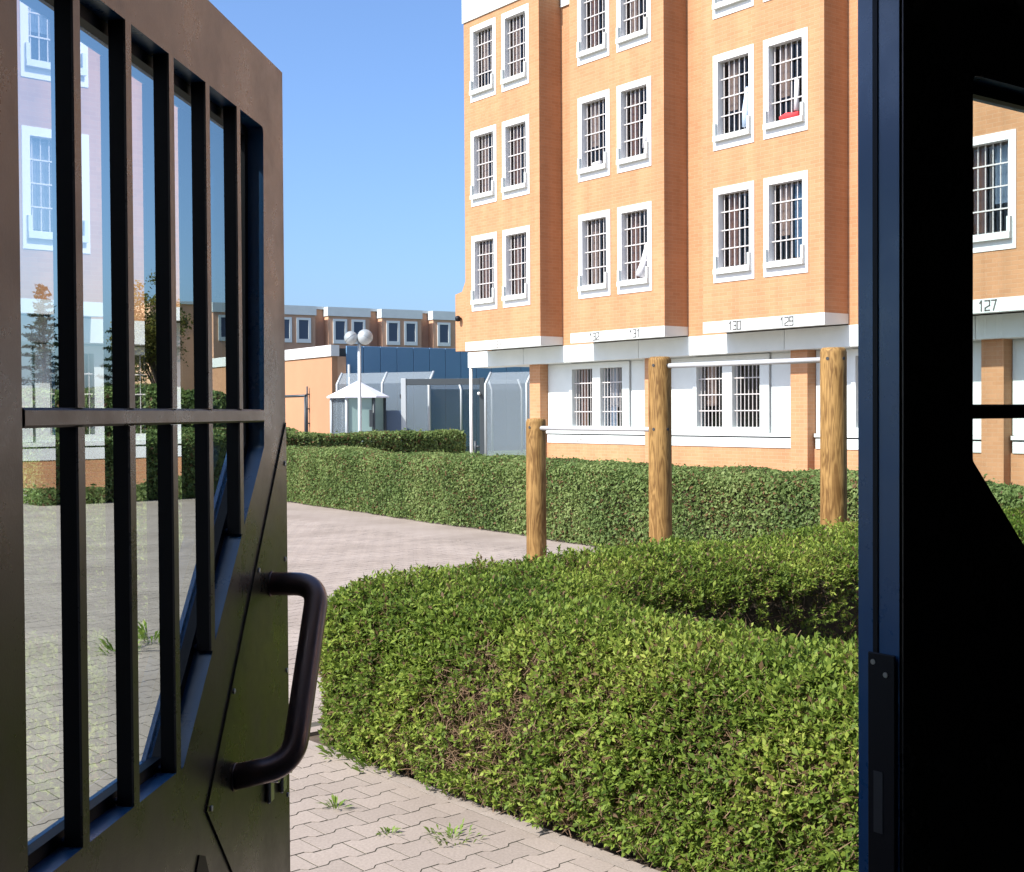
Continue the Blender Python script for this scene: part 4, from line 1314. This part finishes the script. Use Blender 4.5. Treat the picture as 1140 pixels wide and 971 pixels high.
for k in range(6):
    a = Vector((*ring[k], 0)) * 0.83; b = Vector((*ring[(k + 1) % 6], 0)) * 0.83
    q = MB(); n_ = (b - a).normalized(); o_ = Vector((n_.y, -n_.x, 0)) * 0.012
    a2, b2 = a + n_ * 0.05, b - n_ * 0.05
    q.add([a2, b2, b2 + Vector((0, 0, rh0 - 0.06)), a2 + Vector((0, 0, rh0 - 0.06)), a2 - o_, b2 - o_, b2 - o_ + Vector((0, 0, rh0 - 0.06)), a2 - o_ + Vector((0, 0, rh0 - 0.06))],
          [(0, 1, 2, 3), (7, 6, 5, 4), (0, 4, 5, 1), (1, 5, 6, 2), (2, 6, 7, 3), (3, 7, 4, 0)])
    q.build('panel', M['boothgreen'] if k in (4, 5, 0) else M['fencemesh'], gb)
q = MB(); q.cbox(0.30, 0.42, -0.98, -0.90, 1.15, 1.75, 0.01); q.build('intercom', M['grey'], gb)
# solid low panel beside the booth
sp = MB(); sp.cbox(0, 0.68, 0, 0.06, 0, 1.72, 0.01)
o = sp.build('screen_panel', mat('dark_blue_screen', (0.055, 0.09, 0.15), 0.5), None, (-4.55, 44.85, 0), R(0)); tag(o, 'dark blue low screen panel between the booth and gate', 'panel')

# lamp post with two round reflectors
lp_ = empty('lamp_post', (-3.87, 32.0, 0), 0)
tag(lp_, 'slim pale lamp post with two round grey lamp heads', 'lamp post')
q = MB(); q.tube([(0, 0, 0), (0, 0, 1.0), (0, 0, 3.62)], [0.06, 0.05, 0.042], 10); q.build('pole', M['fencepost'], lp_)
q = MB(); q.tube([(-0.10, 0, 3.55), (0.10, 0, 3.56)], 0.03, 8); q.build('cross_arm', M['fencepost'], lp_)
for dx, dz, rr, tilt in ((-0.20, 3.53, 0.175, -38), (0.155, 3.55, 0.20, 30)):
    q = MB(); q.lathe([(rr * math.sin(R(t)), rr * math.cos(R(t))) for t in range(1, 96, 10)], 20)
    h_ = q.build('lamp_head', mat('lamp_cap', (0.30, 0.33, 0.34), 0.45, metal=0.3), lp_, (dx, -0.05, dz)); h_.rotation_euler = (R(-8), R(tilt), 0)
    q = MB(); q.lathe([(rr * .96 * math.sin(R(t)), rr * .96 * math.cos(R(t))) for t in range(90, 181, 10)], 20)
    q.build('lamp_globe', M['fencepost'], h_)


# ------------------------------------------------------------------ trees seen through the door glass
def conifer(name, x, y, h, r, label, n=9000, seed=1):
    t = empty(name, (x, y, 0)); tag(t, label, 'tree', 'trees beyond the yard')
    q = MB(); q.tube([(0, 0, 0), (0.03, 0, h * 0.5), (0, 0, h * 0.98)], [0.16, 0.09, 0.015], 8)
    pts = []; nn = []
    rr = np.random.default_rng(seed)
    nb = 60
    for k in range(nb):
        f = (k / nb) ** 0.9
        z = h * (0.12 + 0.86 * f); L = r * (1 - f) ** 0.85 * rr.uniform(0.75, 1.15) + 0.08
        az = k * 2.4 + rr.uniform(-.3, .3)
        d = np.array([math.cos(az), math.sin(az), 0.18 - 0.30 * (1 - f)])
        q.tube([(0, 0, z), tuple(np.array([0, 0, z]) + d * L)], [0.025, 0.006], 4, cap=False)
        m = int(n / nb * (L / r + 0.25))
        s = rr.random(m) ** 0.8
        p = np.array([0, 0, z]) + d[None] * (s * L)[:, None] + rr.normal(size=(m, 3)) * (0.05 + 0.16 * (1 - s) * L)[:, None] * np.array([1, 1, .45])
        pts.append(p); nn.append(np.tile([0, 0, 1.0], (m, 1)))
    q.build('trunk', M['bark'], t)
    me = quads_mesh('crown', leaf_quads(np.concatenate(pts), np.concatenate(nn), 0.16, 0.05, 0.7), 4, M['leaf_conifer'])
    link('crown', me, t)


def broad(name, x, y, h, r, label, mkey, n=16000, seed=2, L=0.11):
    t = empty(name, (x, y, 0)); tag(t, label, 'tree', 'trees beyond the yard')
    rr = np.random.default_rng(seed)
    q = MB(); q.tube([(0, 0, 0), (0.08, 0.02, h * 0.3), (0.02, 0, h * 0.62)], [0.16, 0.12, 0.06], 8)
    pts = []
    for k in range(26):
        az = rr.uniform(0, 6.28); el = rr.uniform(-0.15, 1.3)
        base_ = np.array([0.04, 0, h * rr.uniform(0.28, 0.6)])
        end = np.array([0, 0, h * 0.62]) + np.array([math.cos(az) * math.cos(el) * r, math.sin(az) * math.cos(el) * r, math.sin(el) * h * 0.38]) * rr.uniform(0.6, 1.0)
        q.tube([tuple(base_), tuple((base_ + end) / 2 + np.array([0, 0, .15])), tuple(end)], [0.05, 0.03, 0.008], 5, cap=False)
        for j in range(5):
            c0 = base_ + (end - base_) * rr.uniform(0.45, 1.08) + rr.normal(size=3) * 0.18 * r
            pts.append(c0 + rr.normal(size=(n // 130, 3)) * np.array([.22, .22, .15]) * r * 0.62)
    q.build('trunk', M['bark'], t)
    p = np.concatenate(pts)
    me = quads_mesh('crown', leaf_quads(p, np.tile([0, 0, 1.0], (len(p), 1)), L, L * .55, 0.9), 4, M[mkey])
    link('crown', me, t)


conifer('conifer_tree', -17.3, 46.5, 6.6, 1.5, 'slim dark conifer seen through the leftmost door pane', seed=4)
conifer('conifer_tree', -15.0, 48.5, 6.0, 1.4, 'dark conifer seen through the second door pane', seed=9)
broad('broadleaf_tree', -13.0, 46.5, 6.7, 1.45, 'yellowing broadleaf tree seen through the middle door panes', 'leaf_autumn', seed=6)
hedge('hedge', (-24, 40.5), (-9.6, 43.0), 2.0, 2.4, 50000, 0.16, 0.09, 'leaf_far', 'tall dark evergreen hedge seen through the door glass', seed=61, bump=0.25, r=0.5, f=0.9)


# ------------------------------------------------------------------ weeds
def weed(a, b, n, h, L, W, label, spread, seed):
    t = empty('weed', hl(a, b, 0)); tag(t, label, 'weed')
    rr = np.random.default_rng(seed)
    az = rr.uniform(0, 6.28, n); rad = rr.random(n) ** .7 * spread
    base_ = np.stack([np.cos(az) * rad, np.sin(az) * rad, np.zeros(n)], 1)
    out = np.stack([np.cos(az), np.sin(az), rr.uniform(0.5, 1.6, n)], 1); out /= np.linalg.norm(out, axis=1)[:, None]
    ln = h * rr.uniform(0.5, 1.2, n)[:, None]
    side = np.cross(out, [0, 0, 1.0]); side /= np.linalg.norm(side, axis=1)[:, None] + 1e-9
    w = W * rr.uniform(.6, 1.2, n)[:, None]
    tip = base_ + out * ln + np.array([0, 0, -0.25]) * ln
    mid = base_ + out * ln * 0.55
    q = np.stack([base_, mid + side * w, tip, mid - side * w], 1).reshape(-1, 3)
    link('leaves', quads_mesh('leaves', q, 4, M['leaf_weed']), t)


weed(1.03, -0.48, 26, 0.075, 0, 0.005, 'small pale weed tuft between the pavers beside the hedge', 0.03, 1)
weed(1.62, -0.34, 60, 0.05, 0, 0.005, 'flat spreading weed patch in the nearest paver joints', 0.11, 2)
weed(1.43, -0.50, 18, 0.04, 0, 0.005, 'tiny weed sprout between two weed patches', 0.03, 3)
weed(0.42, -0.60, 14, 0.04, 0, 0.005, 'tiny weed sprig on the paving near the hedge corner', 0.05, 4)
for i, (a, b, lab) in enumerate(((0.35, -0.02, 'bright leafy weed at the foot of the hedge corner'), (0.62, -0.03, 'broad leafed weed beside the dark gap under the hedge'), (0.5, 0.03, 'bright weed clump growing up the front of the hedge'))):
    weed(a, b, 46, 0.09 if i < 2 else 0.16, 0, 0.011, lab, 0.10, 10 + i)
weed(-2.84, 0.24, 40, 0.16, 0, 0.012, 'green weed in the yard joint seen through the second door pane', 0.12, 21)
weed(-3.09, 0.58, 60, 0.24, 0, 0.014, 'bushy green weed in the yard seen through the third door pane', 0.15, 22)
